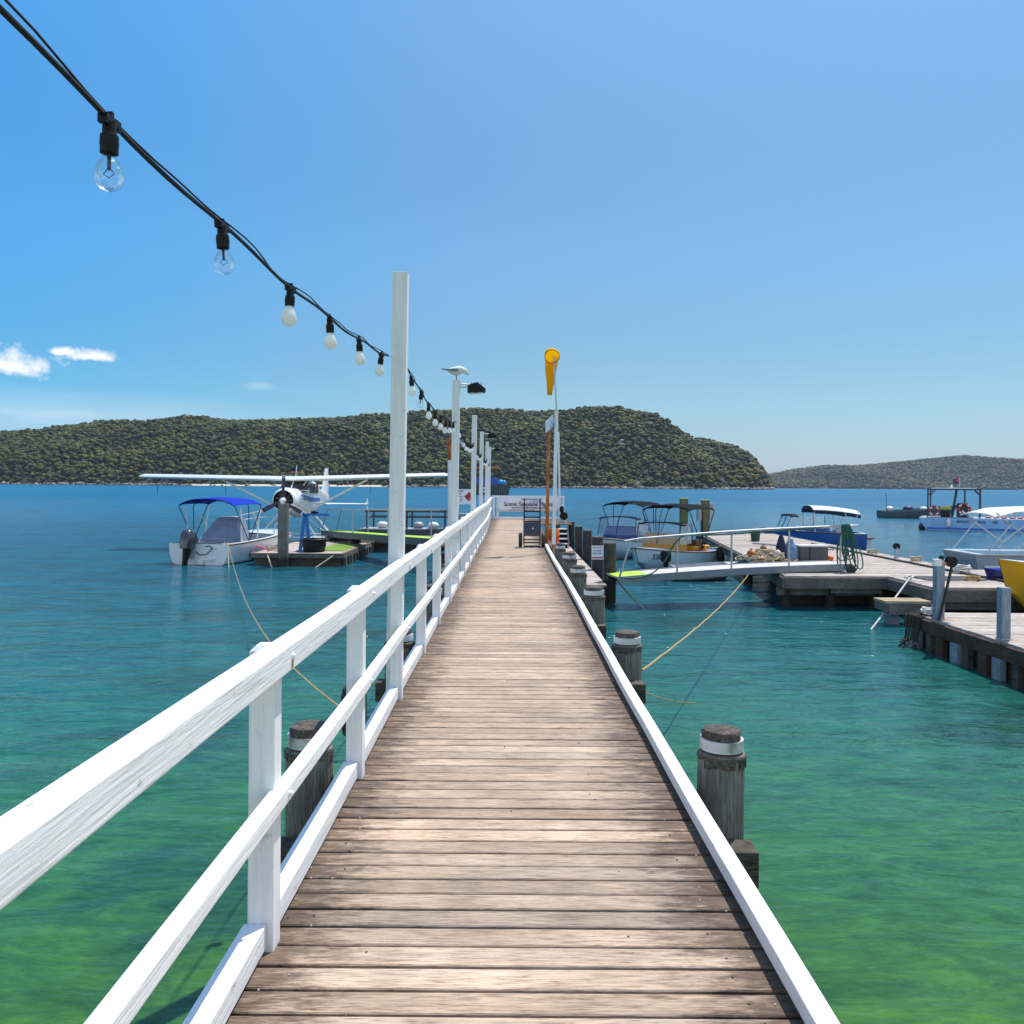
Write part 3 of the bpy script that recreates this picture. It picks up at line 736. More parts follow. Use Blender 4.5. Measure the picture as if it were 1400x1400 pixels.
# the sea air
hz = bpy.data.materials.new('sea_haze'); hz.use_nodes = True
hn = hz.node_tree
hn.nodes.remove(hn.nodes['Principled BSDF'])
pv = hn.nodes.new('ShaderNodeVolumePrincipled')
pv.inputs['Color'].default_value = (0.66, 0.82, 1.0, 1)
pv.inputs['Density'].default_value = 0.000032
pv.inputs['Anisotropy'].default_value = 0.2
hn.links.new(pv.outputs[0], hn.nodes['Material Output'].inputs['Volume'])
haze = tag(MB().span((-8200, -8200, -5), (8200, 8200, 230)).build('haze', hz), kind='stuff')
# ================================================================== THE JETTY
DZ = 1.5                                                  # deck level above the water
rr = random.Random(3)
def lx(y): return -0.808 - (0.17 * max(0, min(1, (y - 26) / 12)) ** 1.5)      # inner line of the left rail
def wob(y, k=0): return 0.007 * math.sin(y * 0.55 + k) + 0.002 * math.sin(y * 2.3 + k * 2)
jetty = thing('timber_jetty', 'long timber jetty with weathered brown planks running out over the water', 'jetty', (0, 16, 0))
mb = MB()
y = -1.2
i = 0
while y < 40.4:
    wd = 0.1112 + rr.uniform(-0.003, 0.003)
    gap = 0.0140 + rr.uniform(-0.004, 0.005)
    xr = 0.925 if y < 22 else (1.12 if y < 35.2 else 2.55)
    xl = -0.955 if y < 24 else (-1.15 if y < 30 else -1.1)
    mb.box(((xl + xr) / 2 + rr.uniform(-0.004, 0.004), y + wd / 2, DZ - 0.0225 + rr.uniform(-0.0018, 0.0018)), (xr - xl, wd, 0.045), rz=rr.uniform(-0.0009, 0.0009), rx=rr.uniform(-0.008, 0.008), tint=rr.uniform(0.80, 1.14))
    y += wd + gap; i += 1
mb.build('deck', DECK_WOOD, jetty, world=True, tint=True, bevel=0.004, seg=1)
# nail heads, two at each plank end over the side bearers
mb = MB()
y = -1.2 + 0.06
for i in range(150):
    for xx in (-0.80, -0.70, 0.74, 0.83, -0.02, 0.44, -0.46):
        if rr.random() < (0.85 if abs(xx) > 0.6 else 0.35):
            c = (xx + rr.uniform(-0.03, 0.03), y + rr.uniform(-0.038, 0.038), DZ + 0.0022)
            mb.lathe([(0.0042, -0.004), (0.0042, 0.0010), (0.0022, 0.0018)], c, 7, m=0 if rr.random() < 0.5 else 1)
    y += 0.1258
nails = mb.build('nail_heads', [surf('bleached_nail', (0.38, 0.36, 0.34), 0.7), surf('dark_nail', (0.05, 0.035, 0.025), 0.6)], jetty, world=True)
nails['kind'] = 'stuff'
# bearers and cross heads
mb = MB()
for xx in (-0.82, 0.0, 0.82): mb.span((xx - 0.07, -1.2, DZ - 0.245), (xx + 0.07, 40.3, DZ - 0.05))
mb.span((1.9, 35.3, DZ - 0.24), (2.04, 40.3, DZ - 0.05))
mb.build('bearers', DARK_BEAM, jetty, world=True)
PILE_Y = [4.58, 8.2, 11.5, 14.3, 16.5, 19.4]
for yy in PILE_Y + [1.2, 23, 26.5, 30, 33.5, 37]:
    mb = MB(); mb.span((-1.27, yy - 0.31, DZ - 0.44), (1.27, yy - 0.145, DZ - 0.255))
    mb.build('crosshead', DARK_BEAM, jetty, world=True, bevel=0.008)
# kerb on the right: painted lengths bolted end to end on packers
ys = [-1.2, 2.1, 5.6, 9.0, 12.5, 15.4, 18.6, 21.9]
for a, b in zip(ys, ys[1:]):
    n_ = 9
    pts = [(0.895 + wob(a + (b - a) * k / n_, 1), a + 0.002 + (b - a - 0.004) * k / n_, DZ + 0.060 + 0.002 * math.sin(a * 3 + k * 0.7)) for k in range(n_ + 1)]
    MB().ribbon(pts, 0.070, 0.064).build('kerb', WHITE_PAINT, jetty, world=True, bevel=0.006)
mb = MB(); yy = -0.9
while yy < 21.8:
    mb.box((0.900 + wob(yy, 1), yy, DZ + 0.014), (0.050, 0.09, 0.026)); yy += 0.85
mb.build('kerb_packers', DARK_BEAM, jetty, world=True)['kind'] = 'stuff'
# the white rail's own kerb on the left
RAIL_Y = [1.18 + 1.692 * k for k in range(24)]
RAIL_Y = [q for q in RAIL_Y if q < 40.2]
# landing low on the left where the ramp arrives and the sign stands
mb = MB(); y = 25.0
while y < 29.6:
    mb.box((-1.72, y, DZ - 0.224), (1.12, 0.118, 0.045), tint=rr.uniform(0.8, 1.15)); y += 0.126
mb.build('side_landing', DECK_WOOD, jetty, world=True, tint=True)
mb = MB(); mb.span((-2.28, 24.95, DZ - 0.46), (-2.16, 29.6, DZ - 0.25)); mb.span((-1.4, 24.95, DZ - 0.46), (-1.28, 29.6, DZ - 0.25))
for yy in (25.2, 29.4): mb.lathe([(0.12, -2.5), (0.12, DZ - 0.46)], (-2.1, yy, 0), 10)
mb.build('side_landing_frame', DARK_BEAM, jetty, world=True)

# ---- the white handrail on the left
rail = thing('white_handrail', 'long white painted timber handrail along the left side of the jetty', 'handrail', (-0.88, 16, DZ))
def railx(y): return lx(y) + 0.005 * math.sin(y * 0.5) + 0.002 * math.sin(y * 1.6 + 1)
def railz(y): return 0.005 * math.sin(y * 0.42 + 0.5) + 0.0025 * math.sin(y * 1.3)
for k, yy in enumerate(RAIL_Y):
    x = railx(yy)
    mb = MB()
    pz = DZ + 1.043 + railz(yy)
    x0, x1, y0, y1 = x - 0.090, x, yy, yy + 0.090
    c = 0.02                                              # chamfered post head
    mb.loft([[(x0, y0, DZ - 0.03), (x1, y0, DZ - 0.03), (x1, y1, DZ - 0.03), (x0, y1, DZ - 0.03)],
             [(x0, y0, pz - c), (x1, y0, pz - c), (x1, y1, pz - c), (x0, y1, pz - c)],
             [(x0 + c, y0 + c, pz), (x1 - c, y0 + c, pz), (x1 - c, y1 - c, pz), (x0 + c, y1 - c, pz)]])
    mb.build('post', POST_PAINT, rail, world=True, bevel=0.005)
def railpts(a, b, dx, dz, n_=None):
    n_ = n_ or max(2, int((b - a) / 0.28))
    return [(railx(a + (b - a) * k / n_) + dx, a + (b - a) * k / n_, DZ + dz + railz(a + (b - a) * k / n_)) for k in range(n_ + 1)]
cuts = [-0.6, 7.98, 16.44, 24.9, 33.36, 40.2]
for a, b in zip(cuts, cuts[1:]):
    MB().ribbon(railpts(a, b - 0.004, 0.006, 0.998), 0.082, 0.094).build('top_rail', WHITE_PAINT, rail, world=True, bevel=0.007)
    MB().ribbon(railpts(a, b - 0.004, 0.012, 0.523), 0.054, 0.058).build('mid_rail', WHITE_PAINT, rail, world=True, bevel=0.006)
for a, b in zip([-0.52] + RAIL_Y, RAIL_Y):
    MB().ribbon(railpts(a + 0.092, b - 0.002, -0.062, 0.053), 0.078, 0.086).build('kerb', WHITE_PAINT, rail, world=True, bevel=0.005)
for yy in RAIL_Y[:14]:                                    # bolt heads with rust under them
    for zz, dx in ((1.0, 0.0495), (0.523, 0.0445)):
        mb = MB(); mb.lathe([(0.011, -0.012), (0.011, 0.004), (0.006, 0.009)], (railx(yy) + dx, yy + 0.045, DZ + zz + railz(yy)), 8, axis='X')
        mb.build('bolt_head', WHITE_PAINT, rail, world=True)
        if rr.random() < 0.55:
            mb = MB(); mb.box((railx(yy) + dx - 0.0005, yy + 0.045, DZ + zz - 0.022 + railz(yy)), (0.004, 0.007, rr.uniform(0.018, 0.036)))
            mb.build('rust_streak', RUST, rail, world=True)

# ---- mooring pilings that pin the jetty, each with its metal band and worn head
def pile(name, label, x, y, r, top, group, lean=0.0, band=True, mat=PILE_WOOD):
    t = thing(name, label, 'piling', (x, y, 0), rr.uniform(0, 3.1), group)
    t.rotation_euler = (rr.uniform(-0.012, 0.012), rr.uniform(-0.010, 0.010), rr.uniform(0, 3.1) if name != 'left_piling' else 0)
    mb = MB()
    neck = top - 0.125
    sh = []
    if band:
        prof = [(r * 1.04, -2.5), (r * 1.02, 0.2), (r, neck - 0.10), (r * 1.0, neck - 0.005), (r * 0.90, neck)]
    else:
        prof = [(r * 1.05, -2.5), (r * 1.02, 0.2), (r, top - 0.05), (r * 0.97, top)]
    mb.lathe(prof, (0, 0, 0), 28, wob=rr.uniform(0.008, 0.028))
    s = mb.build('shaft', mat, t, smooth=True)
    if band:
        mb = MB()
        mb.lathe([(r * 0.80, neck - 0.02), (r * 0.84, neck + 0.105), (r * 0.79, top - 0.008), (r * 0.45, top + 0.004)], (0, 0, 0), 28, wob=0.025)
        mb.build('worn_head', PILE_TOP, t, smooth=True)
        mb = MB()
        ro, ri = r * 0.93, r * 0.83
        mb.lathe([(ri, neck + 0.012), (ro, neck + 0.012), (ro * 0.995, neck + 0.072), (ri, neck + 0.072)], (0, 0, 0), 32)
        # lathe closes with caps inside the timber, so the hoop reads as a ring
        mb.build('metal_band', BAND, t, smooth=True)
        mb = MB()
        for k in range(22):                              # flaking black coating under the band
            a = 2 * math.pi * k / 22 + rr.uniform(-0.1, 0.1)
            hh = rr.uniform(0.015, 0.065)
            mb.box((r * 1.0 * math.cos(a), r * 1.0 * math.sin(a), neck - 0.012 - hh / 2), (0.012, r * 0.31, hh), rz=a)
        mb.build('tar_coating', PILE_TOP, t)
    return t
ORD = ['nearest', 'second', 'third', 'fourth', 'fifth', 'sixth']
RAD = [0.125, 0.142, 0.148, 0.142, 0.146, 0.12]
TOPR = [1.79, 1.695, 1.735, 1.755, 1.805, 1.78]
for k, yy in enumerate(PILE_Y):
    pile('jetty_piling', f'grey banded timber piling beside the right kerb, {ORD[k]} from the viewer', 1.135, yy, RAD[k], TOPR[k], 'banded pilings along the right kerb')
for k, yy in enumerate(PILE_Y):
    pile('jetty_piling', f'banded timber piling outside the white left handrail, {ORD[k]} from the viewer', -1.10, yy + 0.04, RAD[k], 1.79 if k == 0 else TOPR[k], 'banded pilings outside the left handrail')
bpile = []
for k, (yy, r, tp) in enumerate(((22.4, 0.165, 1.56), (25.6, 0.165, 1.53), (29.3, 0.15, 1.53), (32.8, 0.15, 1.5), (37.0, 0.15, 1.49))):
    lab = ['tall dark round piling at the foot of the gangway with the green hose', 'brown dark piling carrying a small red and white notice', 'black round piling just behind the piling with the notice', 'black round piling standing in open water beyond the notice piling', 'black round piling at the corner of the far steps'][k]
    t = pile('berth_piling', lab, 2.62, yy, r, tp, 'tall dark berthing pilings right of the jetty', band=False, mat=PILE_DARK)
    MB().lathe([(r * 1.03, tp + 0.003), (r * 1.03, tp + 0.035), (r * 0.6, tp + 0.05)], (0, 0, 0), 24).build('cap', PILE_TOP, t, smooth=True)
# notice on the second
t = thing('warning_notice', 'small white notice with red and blue lines on the brown berth piling', 'notice', (2.60, 25.42, 1.1))
MB().box((0, 0, 0), (0.36, 0.02, 0.42)).build('board', SIGN_WHITE, t)
text('PRIVATE WHARF', 0.05, 'heading', INK_RED, t, (0, -0.0112, 0.15), (R(90), 0, 0), sx=0.75)
text('AUTHORISED', 0.056, 'lettering', INK_BLUE, t, (0, -0.0112, 0.05), (R(90), 0, 0), sx=0.8)
text('VESSELS ONLY', 0.056, 'lettering', INK_BLUE, t, (0, -0.0112, -0.03), (R(90), 0, 0), sx=0.8)
MB().box((0, -0.0115, -0.16), (0.32, 0.003, 0.035)).build('red_line', INK_RED, t)

# ---- light posts with their floodlights
POSTS = [(6.36, -0.885), (12.85, -0.895), (19.2, -0.90), (25.1, -0.945), (30.7, -0.95), (35.0, -0.97)]
POSTTOP = 4.70
flood_of = {1: 1, 3: 1, 5: 1}
names = ['nearest and tallest looking square white light post bolted outside the handrail', 'square white light post with the seagull standing on its top', 'plain square white light post between the seagull post and the next floodlight', 'square white light post carrying the second floodlight', 'slim plain white light post behind the second floodlight', 'farthest square white light post carrying the smallest floodlight']
lp = []
for k, (yy, x) in enumerate(POSTS):
    t = thing('light_post', names[k], 'post', (x, yy, 0), 0, 'square light posts along the handrail')
    lean = 0.010
    mb = MB(); hw = 0.056
    z0 = 0.9
    mb.loft([[(a * hw, b * hw, z0) for a, b in ((-1, -1), (1, -1), (1, 1), (-1, 1))], [(a * hw + lean * 3.5, b * hw, POSTTOP) for a, b in ((-1, -1), (1, -1), (1, 1), (-1, 1))]])
    mb.build('shaft', POST_PAINT, t, bevel=0.005)
    mb = MB()
    for zz in (DZ + 0.2, DZ + 0.8): mb.box((lean * (zz - z0), 0, zz), (0.128, 0.128, 0.012))
    mb.build('strap', BAND, t)
    lp.append(t)
for n_, k in enumerate((1, 3, 5)):
    yy, x = POSTS[k]
    lab = ['black floodlight on a bracket beside the seagull, largest of the three', 'black floodlight on the fourth light post, middle sized of the three', 'small black floodlight on the farthest light post'][n_]
    t = thing('floodlight', lab, 'floodlight', (x + 0.09, yy, POSTTOP - 0.06), 0, 'floodlights on the light posts')
    mb = MB(); mb.tube([(0.0, 0, 0.02), (0.24, 0, -0.01)], 0.014, 6); mb.tube([(0.0, 0, -0.06), (0.20, 0, -0.05)], 0.012, 6); mb.box((0.005, 0, -0.02), (0.02, 0.09, 0.14))
    t.scale = (0.74, 0.74, 0.74)
    mb.build('bracket', METAL, t)
    mb = MB()
    mb.loft([[(0.16, -0.12, -0.17), (0.16, 0.12, -0.17), (0.16, 0.12, -0.02), (0.16, -0.12, -0.02)],
             [(0.34, -0.15, -0.18), (0.34, 0.15, -0.18), (0.36, 0.13, 0.04), (0.36, -0.13, 0.04)],
             [(0.52, -0.15, -0.155), (0.52, 0.15, -0.155), (0.53, 0.14, -0.09), (0.53, -0.14, -0.09)]])
    for q in range(5): mb.box((0.24 + q * 0.05, 0, 0.012 - 0.004 * q), (0.008, 0.2, 0.06))
    mb.build('housing', BLACK, t, bevel=0.008)
    MB().box((0.34, 0, -0.1775), (0.26, 0.24, 0.01), ry=R(-3)).build('lens', surf('floodlight_lens', (0.35, 0.37, 0.4), 0.15), t)

# ---- festoon lights
BULB = [(0.0135, 0.0), (0.0145, -0.006), (0.019, -0.014), (0.0265, -0.026), (0.0310, -0.040), (0.0322, -0.051), (0.0295, -0.065), (0.021, -0.076), (0.008, -0.0815)]
def bulb_mesh(frosted):
    mb = MB(); mb.lathe([(r, z) for r, z in BULB], (0, 0, 0), 20)
    return mb.build('bulb', FROST if frosted else GLASS, None, smooth=True, ang=180)
def socket_mesh(clear):
    mb = MB()
    mb.box((0, 0, 0.052), (0.022, 0.062, 0.016)); mb.box((0.0, -0.027, 0.046), (0.020, 0.012, 0.016)); mb.box((0.0, 0.027, 0.046), (0.020, 0.012, 0.016)); mb.box((0, 0.004, 0.066), (0.012, 0.010, 0.016))
    mb.lathe([(0.015, 0.05), (0.0155, 0.022), (0.0195, 0.020), (0.0205, -0.002), (0.0195, -0.004), (0.0195, -0.020), (0.0135, -0.022)], (0, 0, 0), 14)
    if clear:
        mb.tube([(0, 0, -0.02), (0, 0, -0.056)], 0.0042, 6); mb.tube([(-0.004, 0, -0.054), (-0.012, 0, -0.066), (0.0, 0, -0.074), (0.012, 0, -0.066), (0.004, 0, -0.054)], 0.0012, 5)
    return mb.build('lamp_socket', BLACK, None, smooth=True)
SOCKET = {0: socket_mesh(False), 1: socket_mesh(True)}
BULBS = {0: bulb_mesh(True), 1: bulb_mesh(False)}
first_use = {('s', 0): 1, ('s', 1): 1, ('b', 0): 1, ('b', 1): 1}
def take(kind, key):
    src = SOCKET[key] if kind == 's' else BULBS[key]
    if first_use[(kind, key)]:
        first_use[(kind, key)] = 0; return src
    c = src.copy(); COL.objects.link(c); return c
def festoon(label, ya, yb, za, zb, sag, lamps, clear, xa, xb):
    t = thing('festoon_string', label, 'string lights', (xa, ya, za), 0, 'festoon strings along the jetty')
    def P(y):
        s = (y - ya) / (yb - ya)
        return Vector((xa + (xb - xa) * s, y, za + (zb - za) * s - 4 * sag * s * (1 - s) + 0.008 * math.sin(y * 5.1)))
    n_ = 60
    pts = [P(ya + (yb - ya) * k / n_) for k in range(n_ + 1)]
    MB().tube(pts, 0.0062, 6).build('cable', CABLE, t, world=True, smooth=True)
    tw = [p + Vector((0.008 * math.cos(k * 0.9), 0, 0.007 + 0.011 * abs(math.sin(k * 0.31)))) for k, p in enumerate(pts)]
    MB().tube(tw, 0.0030, 5).build('carrier_wire', CABLE, t, world=True, smooth=True)
    for k, yy in enumerate(lamps):
        p = P(yy)
        so = take('s', clear[k]); so.parent = t
        so.location = p - Vector((xa, ya, za)) - Vector((0, 0, 0.055)); so.rotation_euler = (rr.uniform(-0.05, 0.05), rr.uniform(-0.13, 0.13), rr.uniform(-0.35, 0.35))
        bu = take('b', clear[k]); bu.parent = so; bu.location = (0, 0, -0.022)
    return t
AT = 4.06
festoon('nearest festoon string, its two large clear bulbs and four white bulbs against open sky', 0.0, 6.30, 3.99, AT, 0.118, [1.88, 2.63, 3.44, 4.22, 5.06, 5.90], [1, 1, 0, 0, 0, 0], -0.895, -0.93)
spans = ['festoon string of eight bulbs between the nearest light post and the seagull post', 'festoon string between the seagull post and the plain post behind it', 'short looking festoon string just past the plain third light post', 'festoon string reaching the slim fifth light post', 'farthest and smallest festoon string before the last light post']
for k in range(5):
    ya, yb = POSTS[k][0] + 0.06, POSTS[k + 1][0] - 0.06
    n_ = 8 if k < 3 else 6
    lam = [ya + (yb - ya) * (j + 0.9) / (n_ + 0.6) for j in range(n_)]
    festoon(spans[k], ya, yb, AT + 0.02, AT, 0.16, lam, [1 if j == 1 else 0 for j in range(n_)], POSTS[k][1] + 0.035, POSTS[k + 1][1] + 0.03)

# ---- seagull on the second post
GULL_S = 0.98
g = thing('seagull', 'white and grey seagull standing on a light post with its head bent down', 'seagull', (POSTS[1][1] + 0.03, POSTS[1][0], POSTTOP), 0)
g.scale = (GULL_S, GULL_S, GULL_S)
def ringx(x, zc, hy, hz, n_=14): return [(x, hy * math.cos(2 * math.pi * k / n_), zc + hz * math.sin(2 * math.pi * k / n_)) for k in range(n_)]
mb = MB()
mb.loft([ringx(-0.165, 0.165, 0.022, 0.008), ringx(-0.12, 0.158, 0.040, 0.026), ringx(-0.06, 0.148, 0.060, 0.056), ringx(0.0, 0.148, 0.068, 0.072), ringx(0.05, 0.156, 0.064, 0.070), ringx(0.085, 0.164, 0.050, 0.056), ringx(0.112, 0.162, 0.040, 0.046), ringx(0.138, 0.150, 0.038, 0.042), ringx(0.162, 0.132, 0.036, 0.038), ringx(0.182, 0.116, 0.020, 0.022)])
mb.build('body', FEATHER_W, g, smooth=True, ang=180)
for s in (-1, 1):
    mb = MB()
    mb.loft([[(x, s * (yy + 0.008 + 0.004 * math.cos(2 * math.pi * k / 10)), zc + h * math.sin(2 * math.pi * k / 10)) for k in range(10)] for x, yy, zc, h in ((0.045, 0.056, 0.160, 0.012), (0.01, 0.066, 0.158, 0.026), (-0.06, 0.060, 0.158, 0.022), (-0.14, 0.036, 0.168, 0.010), (-0.235, 0.016, 0.180, 0.004))])
    mb.build('wing', FEATHER_G, g, smooth=True, ang=180)
    MB().tube([(0.0, s * 0.022, 0.09), (0.006, s * 0.024, 0.045), (0.0, s * 0.024, 0.004)], 0.006, 6).build('leg', RED, g)
    mb = MB(); mb.plate([(-0.005, s * 0.024 - 0.012, 0.005), (0.032, s * 0.024 - 0.016, 0.005), (0.036, s * 0.024, 0.005), (0.032, s * 0.024 + 0.016, 0.005), (-0.005, s * 0.024 + 0.012, 0.005)], 0.004); mb.build('foot', RED, g)
    MB().ball((0.160, s * 0.034, 0.142), 0.005, 8, 6).build('eye', BLACK, g)
MB().loft([ringx(0.176, 0.112, 0.010, 0.011, 8), ringx(0.190, 0.090, 0.007, 0.009, 8), ringx(0.195, 0.064, 0.002, 0.003, 8)]).build('beak', RED, g, smooth=True)

# ---- far end of the jetty: end rail with the banner
er = thing('end_rail', 'white painted rail closing the far end of the jetty behind the banner', 'railing', (0.8, 40.1, DZ))
for x in (-0.86, -0.68, 2.28, 2.45): MB().box((x, 40.1, DZ + 0.5), (0.10, 0.10, 1.06)).build('post', WHITE_PAINT, er, world=True, bevel=0.006)
MB().box((0.8, 40.1, DZ + 1.075), (3.45, 0.10, 0.09)).build('top_rail', WHITE_PAINT, er, world=True, bevel=0.006)
MB().box((0.8, 40.1, DZ + 0.06), (3.45, 0.09, 0.10)).build('kerb', WHITE_PAINT, er, world=True, bevel=0.006)
bn = thing('flight_banner', 'white banner advertising scenic flights tied along the far end rail', 'banner', (0.82, 40.03, DZ + 0.70))
mb = MB()
grid = [[(-1.5 + 3.0 * i / 24, 0.012 * math.sin(i * 1.1) * (1 - j / 4), 0.33 - 0.66 * j / 4) for j in range(5)] for i in range(25)]
vs = [p for r_ in grid for p in r_]
mb.add(vs, [(i * 5 + j, i * 5 + j + 1, i * 5 + 6 + j, i * 5 + 5 + j) for i in range(24) for j in range(4)])
b_ = mb.build('cloth', SIGN_WHITE, bn, smooth=True)
so = b_.modifiers.new('thickness', 'SOLIDIFY'); so.thickness = 0.004
text('SYDNEY BY SEAPLANE', 0.115, 'heading', INK_BLUE, bn, (0.12, -0.022, 0.25), (R(90), 0, 0), sx=0.85)
text('by seaplane', 0.085, 'script_line', STRIPE_BLUE, bn, (0.33, -0.022, 0.145), (R(90), 0, R(0)), sx=1.0)
text('Scenic Seaplane Flights', 0.27, 'main_line', INK_BLUE, bn, (-0.03, -0.022, 0.02), (R(90), 0, 0), sx=0.95)
text('Northern Beaches & Sydney Harbour', 0.115, 'lower_line', INK_BLUE, bn, (0.02, -0.022, -0.145), (R(90), 0, 0), sx=0.95)
mb = MB()
for k in range(13): mb.box((-0.95 + k * 0.10, -0.022, -0.255), (0.055 + 0.03 * (k % 3), 0.003, 0.026))
mb.build('small_line', INK_BLUE, bn)

# ---- windsock, poles, hand truck
def at(px, py, Y):
    a, b = (px - 700) / F_PX, (HOR - py) / F_PX
    return Vector((Y * (a * cr - b * sr), Y, CAM_Z + Y * (a * sr + b * cr)))
ws = thing('windsock_mast', 'tall white steel mast carrying the yellow windsock, rusty at its foot', 'mast', (0.99, 20.1, DZ))
p0, p1 = Vector((0.985, 20.1, 0.4)), at(761, 562, 20.1)
d_ = (p1 - p0)
MB().tube([p0, p0 + d_ * 0.3, p1], 0.047, 12).build('pole', POST_PAINT, ws, world=True, smooth=True)
MB().tube([p0 + d_ * 0.20, p0 + d_ * 0.29], 0.050, 12).build('rusty_foot', RUST, ws, world=True, smooth=True)
p2 = at(757, 487, 20.1)
MB().tube([p1 - Vector((0, 0, 0.25)), p1, p2], 0.017, 8).build('upper_tube', METAL, ws, world=True, smooth=True)
MB().box(p1 + Vector((0.06, 0, -0.12)), (0.03, 0.05, 0.16)).build('clamp', RUST, ws, world=True)
sk = thing('windsock', 'limp yellow windsock hanging from its hoop on top of the mast', 'windsock', p2 + Vector((-0.03, 0.02, 0.0)))
c0 = p2 + Vector((-0.035, 0.06, 0.0))
rings = []
hoop = []
for k in range(20):
    a = 2 * math.pi * k / 20
    hoop.append(c0 + Vector((0.175 * math.cos(a), -0.02 + 0.06 * math.sin(a), 0.165 * math.sin(a))))
MB().tube(hoop, 0.010, 6, closed=True).build('hoop', surf('ochre_hoop', (0.40, 0.20, 0.01), 0.6), sk, world=True, smooth=True)
tabs = [(0.0, 0.0, 0.175, 0.165, 0.0), (0.05, 0.10, 0.178, 0.17, 0.15), (0.03, 0.19, 0.172, 0.16, 0.55), (-0.02, 0.22, 0.16, 0.12, 1.0), (-0.16, 0.22, 0.15, 0.10, 1.35), (-0.34, 0.21, 0.13, 0.09, 1.5), (-0.55, 0.20, 0.10, 0.075, 1.55), (-0.75, 0.195, 0.075, 0.06, 1.57), (-0.90, 0.19, 0.055, 0.05, 1.57)]
for dz, dy, rx_, rz_, tl in tabs:
    ring = []
    for k in range(20):
        a = 2 * math.pi * k / 20
        wr_ = 1 + 0.05 * math.sin(3 * a + dz * 20)
        q = Vector((rx_ * wr_ * math.cos(a), -math.sin(tl) * rz_ * wr_ * math.sin(a), math.cos(tl) * rz_ * wr_ * math.sin(a)))
        if tl == 0: q.y += 0.06 * math.sin(a) - 0.02
        ring.append(c0 + Vector((-0.05 * min(1, max(0, -dz)), dy, dz)) + q)
    rings.append(ring)
s_ = MB().loft(rings, cap0=False, cap1=False).build('sock', SOCK, sk, world=True, smooth=True, ang=180)
so = s_.modifiers.new('thickness', 'SOLIDIFY'); so.thickness = 0.006
sg = thing('mast_sign', 'pale blue sign plate seen edge on, fixed to the windsock mast', 'sign', at(751, 578, 20.05))
q0, q1 = at(745.5, 577, 19.6), at(755.5, 567, 20.1)
q2, q3 = at(755.5, 583, 20.1), at(745.5, 592, 19.6)
MB().plate([q0, q1, q2, q3], 0.012).build('plate', surf('pale_blue_plate', (0.50, 0.60, 0.72), 0.4, (0.42, 0.52, 0.64), scale=5), sg, world=True)
MB().box(at(757, 575, 20.1), (0.06, 0.03, 0.14)).build('bracket', METAL, sg, world=True)
rp_ = thing('rusty_pole', 'orange rusted steel pole standing beside the white windsock mast', 'pole', (0.96, 22.4, DZ))
MB().tube([(0.935, 22.4, 0.4), at(750, 589, 22.4)], 0.046, 12).build('pole', RUST, rp_, world=True, smooth=True)
mb = MB()
for zz, h in ((1.7, 0.5), (2.35, 0.25)): mb.lathe([(0.050, 0), (0.056, 0.03), (0.054, h * 0.6), (0.049, h)], (0.938, 22.4, zz), 12, wob=0.06)
mb.build('rust_scale', surf('bright_rust', (0.62, 0.22, 0.02), 0.9, (0.35, 0.10, 0.015), scale=10, bump=0.006), rp_, world=True, smooth=True)
wp = thing('thin_white_pole', 'thin white pole rising from the far right corner of the jetty', 'pole', (2.2, 38.2, DZ))
MB().tube([(2.2, 38.2, 1.3), at(763.5, 590, 38.2)], 0.04, 8).build('pole', POST_PAINT, wp, world=True, smooth=True)
MB().lathe([(0.09, 1.5), (0.09, 1.52)], (2.2, 38.2, 0), 12).build('base_plate', METAL, wp, world=True)
lp2 = thing('leaning_rusty_pole', 'leaning pole with a rusty upper end just left of the seagull post', 'pole', (-1.6, 20.6, 0))
MB().tube([(-1.50, 20.6, -1.5), at(614.5, 628, 20.6)], 0.045, 10).build('lower_pole', POST_PAINT, lp2, world=True, smooth=True)
MB().tube([at(614.5, 629, 20.6), at(612.5, 599, 20.6)], 0.050, 10).build('rusty_end', RUST, lp2, world=True, smooth=True)

ht = thing('hand_truck', 'dark blue two wheeled hand truck parked on the jetty planks', 'hand truck', (0.53, 21.95, DZ))
mb = MB()
for s in (-1, 1):
    mb.tube([(s * 0.21, 0.0, 0.06), (s * 0.21, -0.02, 0.45), (s * 0.205, 0.02, 1.27)], 0.017, 8)
for zz in (0.78, 0.93, 1.27 - 0.6, 0.12): mb.box((0, 0.0, zz), (0.41, 0.02, 0.035))
mb.box((0, 0.0, 0.20), (0.43, 0.025, 0.025)); mb.box((0, 0.06, 0.025), (0.44, 0.05, 0.025))
mb.build('frame', BLACK, ht, smooth=True)
MB().box((0, -0.035, 0.47), (0.42, 0.012, 0.36)).build('back_plate', surf('navy_plate', (0.035, 0.05, 0.085), 0.45, (0.025, 0.035, 0.06), scale=7), ht, bevel=0.004)
mb = MB(); mb.box((0.0, 0.16, 0.012), (0.40, 0.26, 0.012)); mb.build('toe_plate', BLACK, ht)
MB().lathe([(0.020, -0.045), (0.022, -0.042)], (0.02, 0, 0.49), 10, axis='Y').build('white_dot', SIGN_WHITE, ht)
MB().tube([(-0.30, 0.0, 0.19), (0.30, 0.0, 0.19)], 0.014, 8).build('axle', METAL, ht)
for s in (-1, 1):
    wl = MB().lathe([(0.10, -0.03), (0.165, -0.048), (0.188, -0.03), (0.192, 0.0), (0.188, 0.03), (0.165, 0.048), (0.10, 0.03)], (s * 0.30, 0, 0.192), 24, axis='X').build('wheel', RUBBER, ht, smooth=True)
    MB().lathe([(0.02, -0.052), (0.09, -0.038), (0.09, 0.038), (0.02, 0.052)], (s * 0.30, 0, 0.192), 16, axis='X').build('rim', METAL, wl, smooth=True)

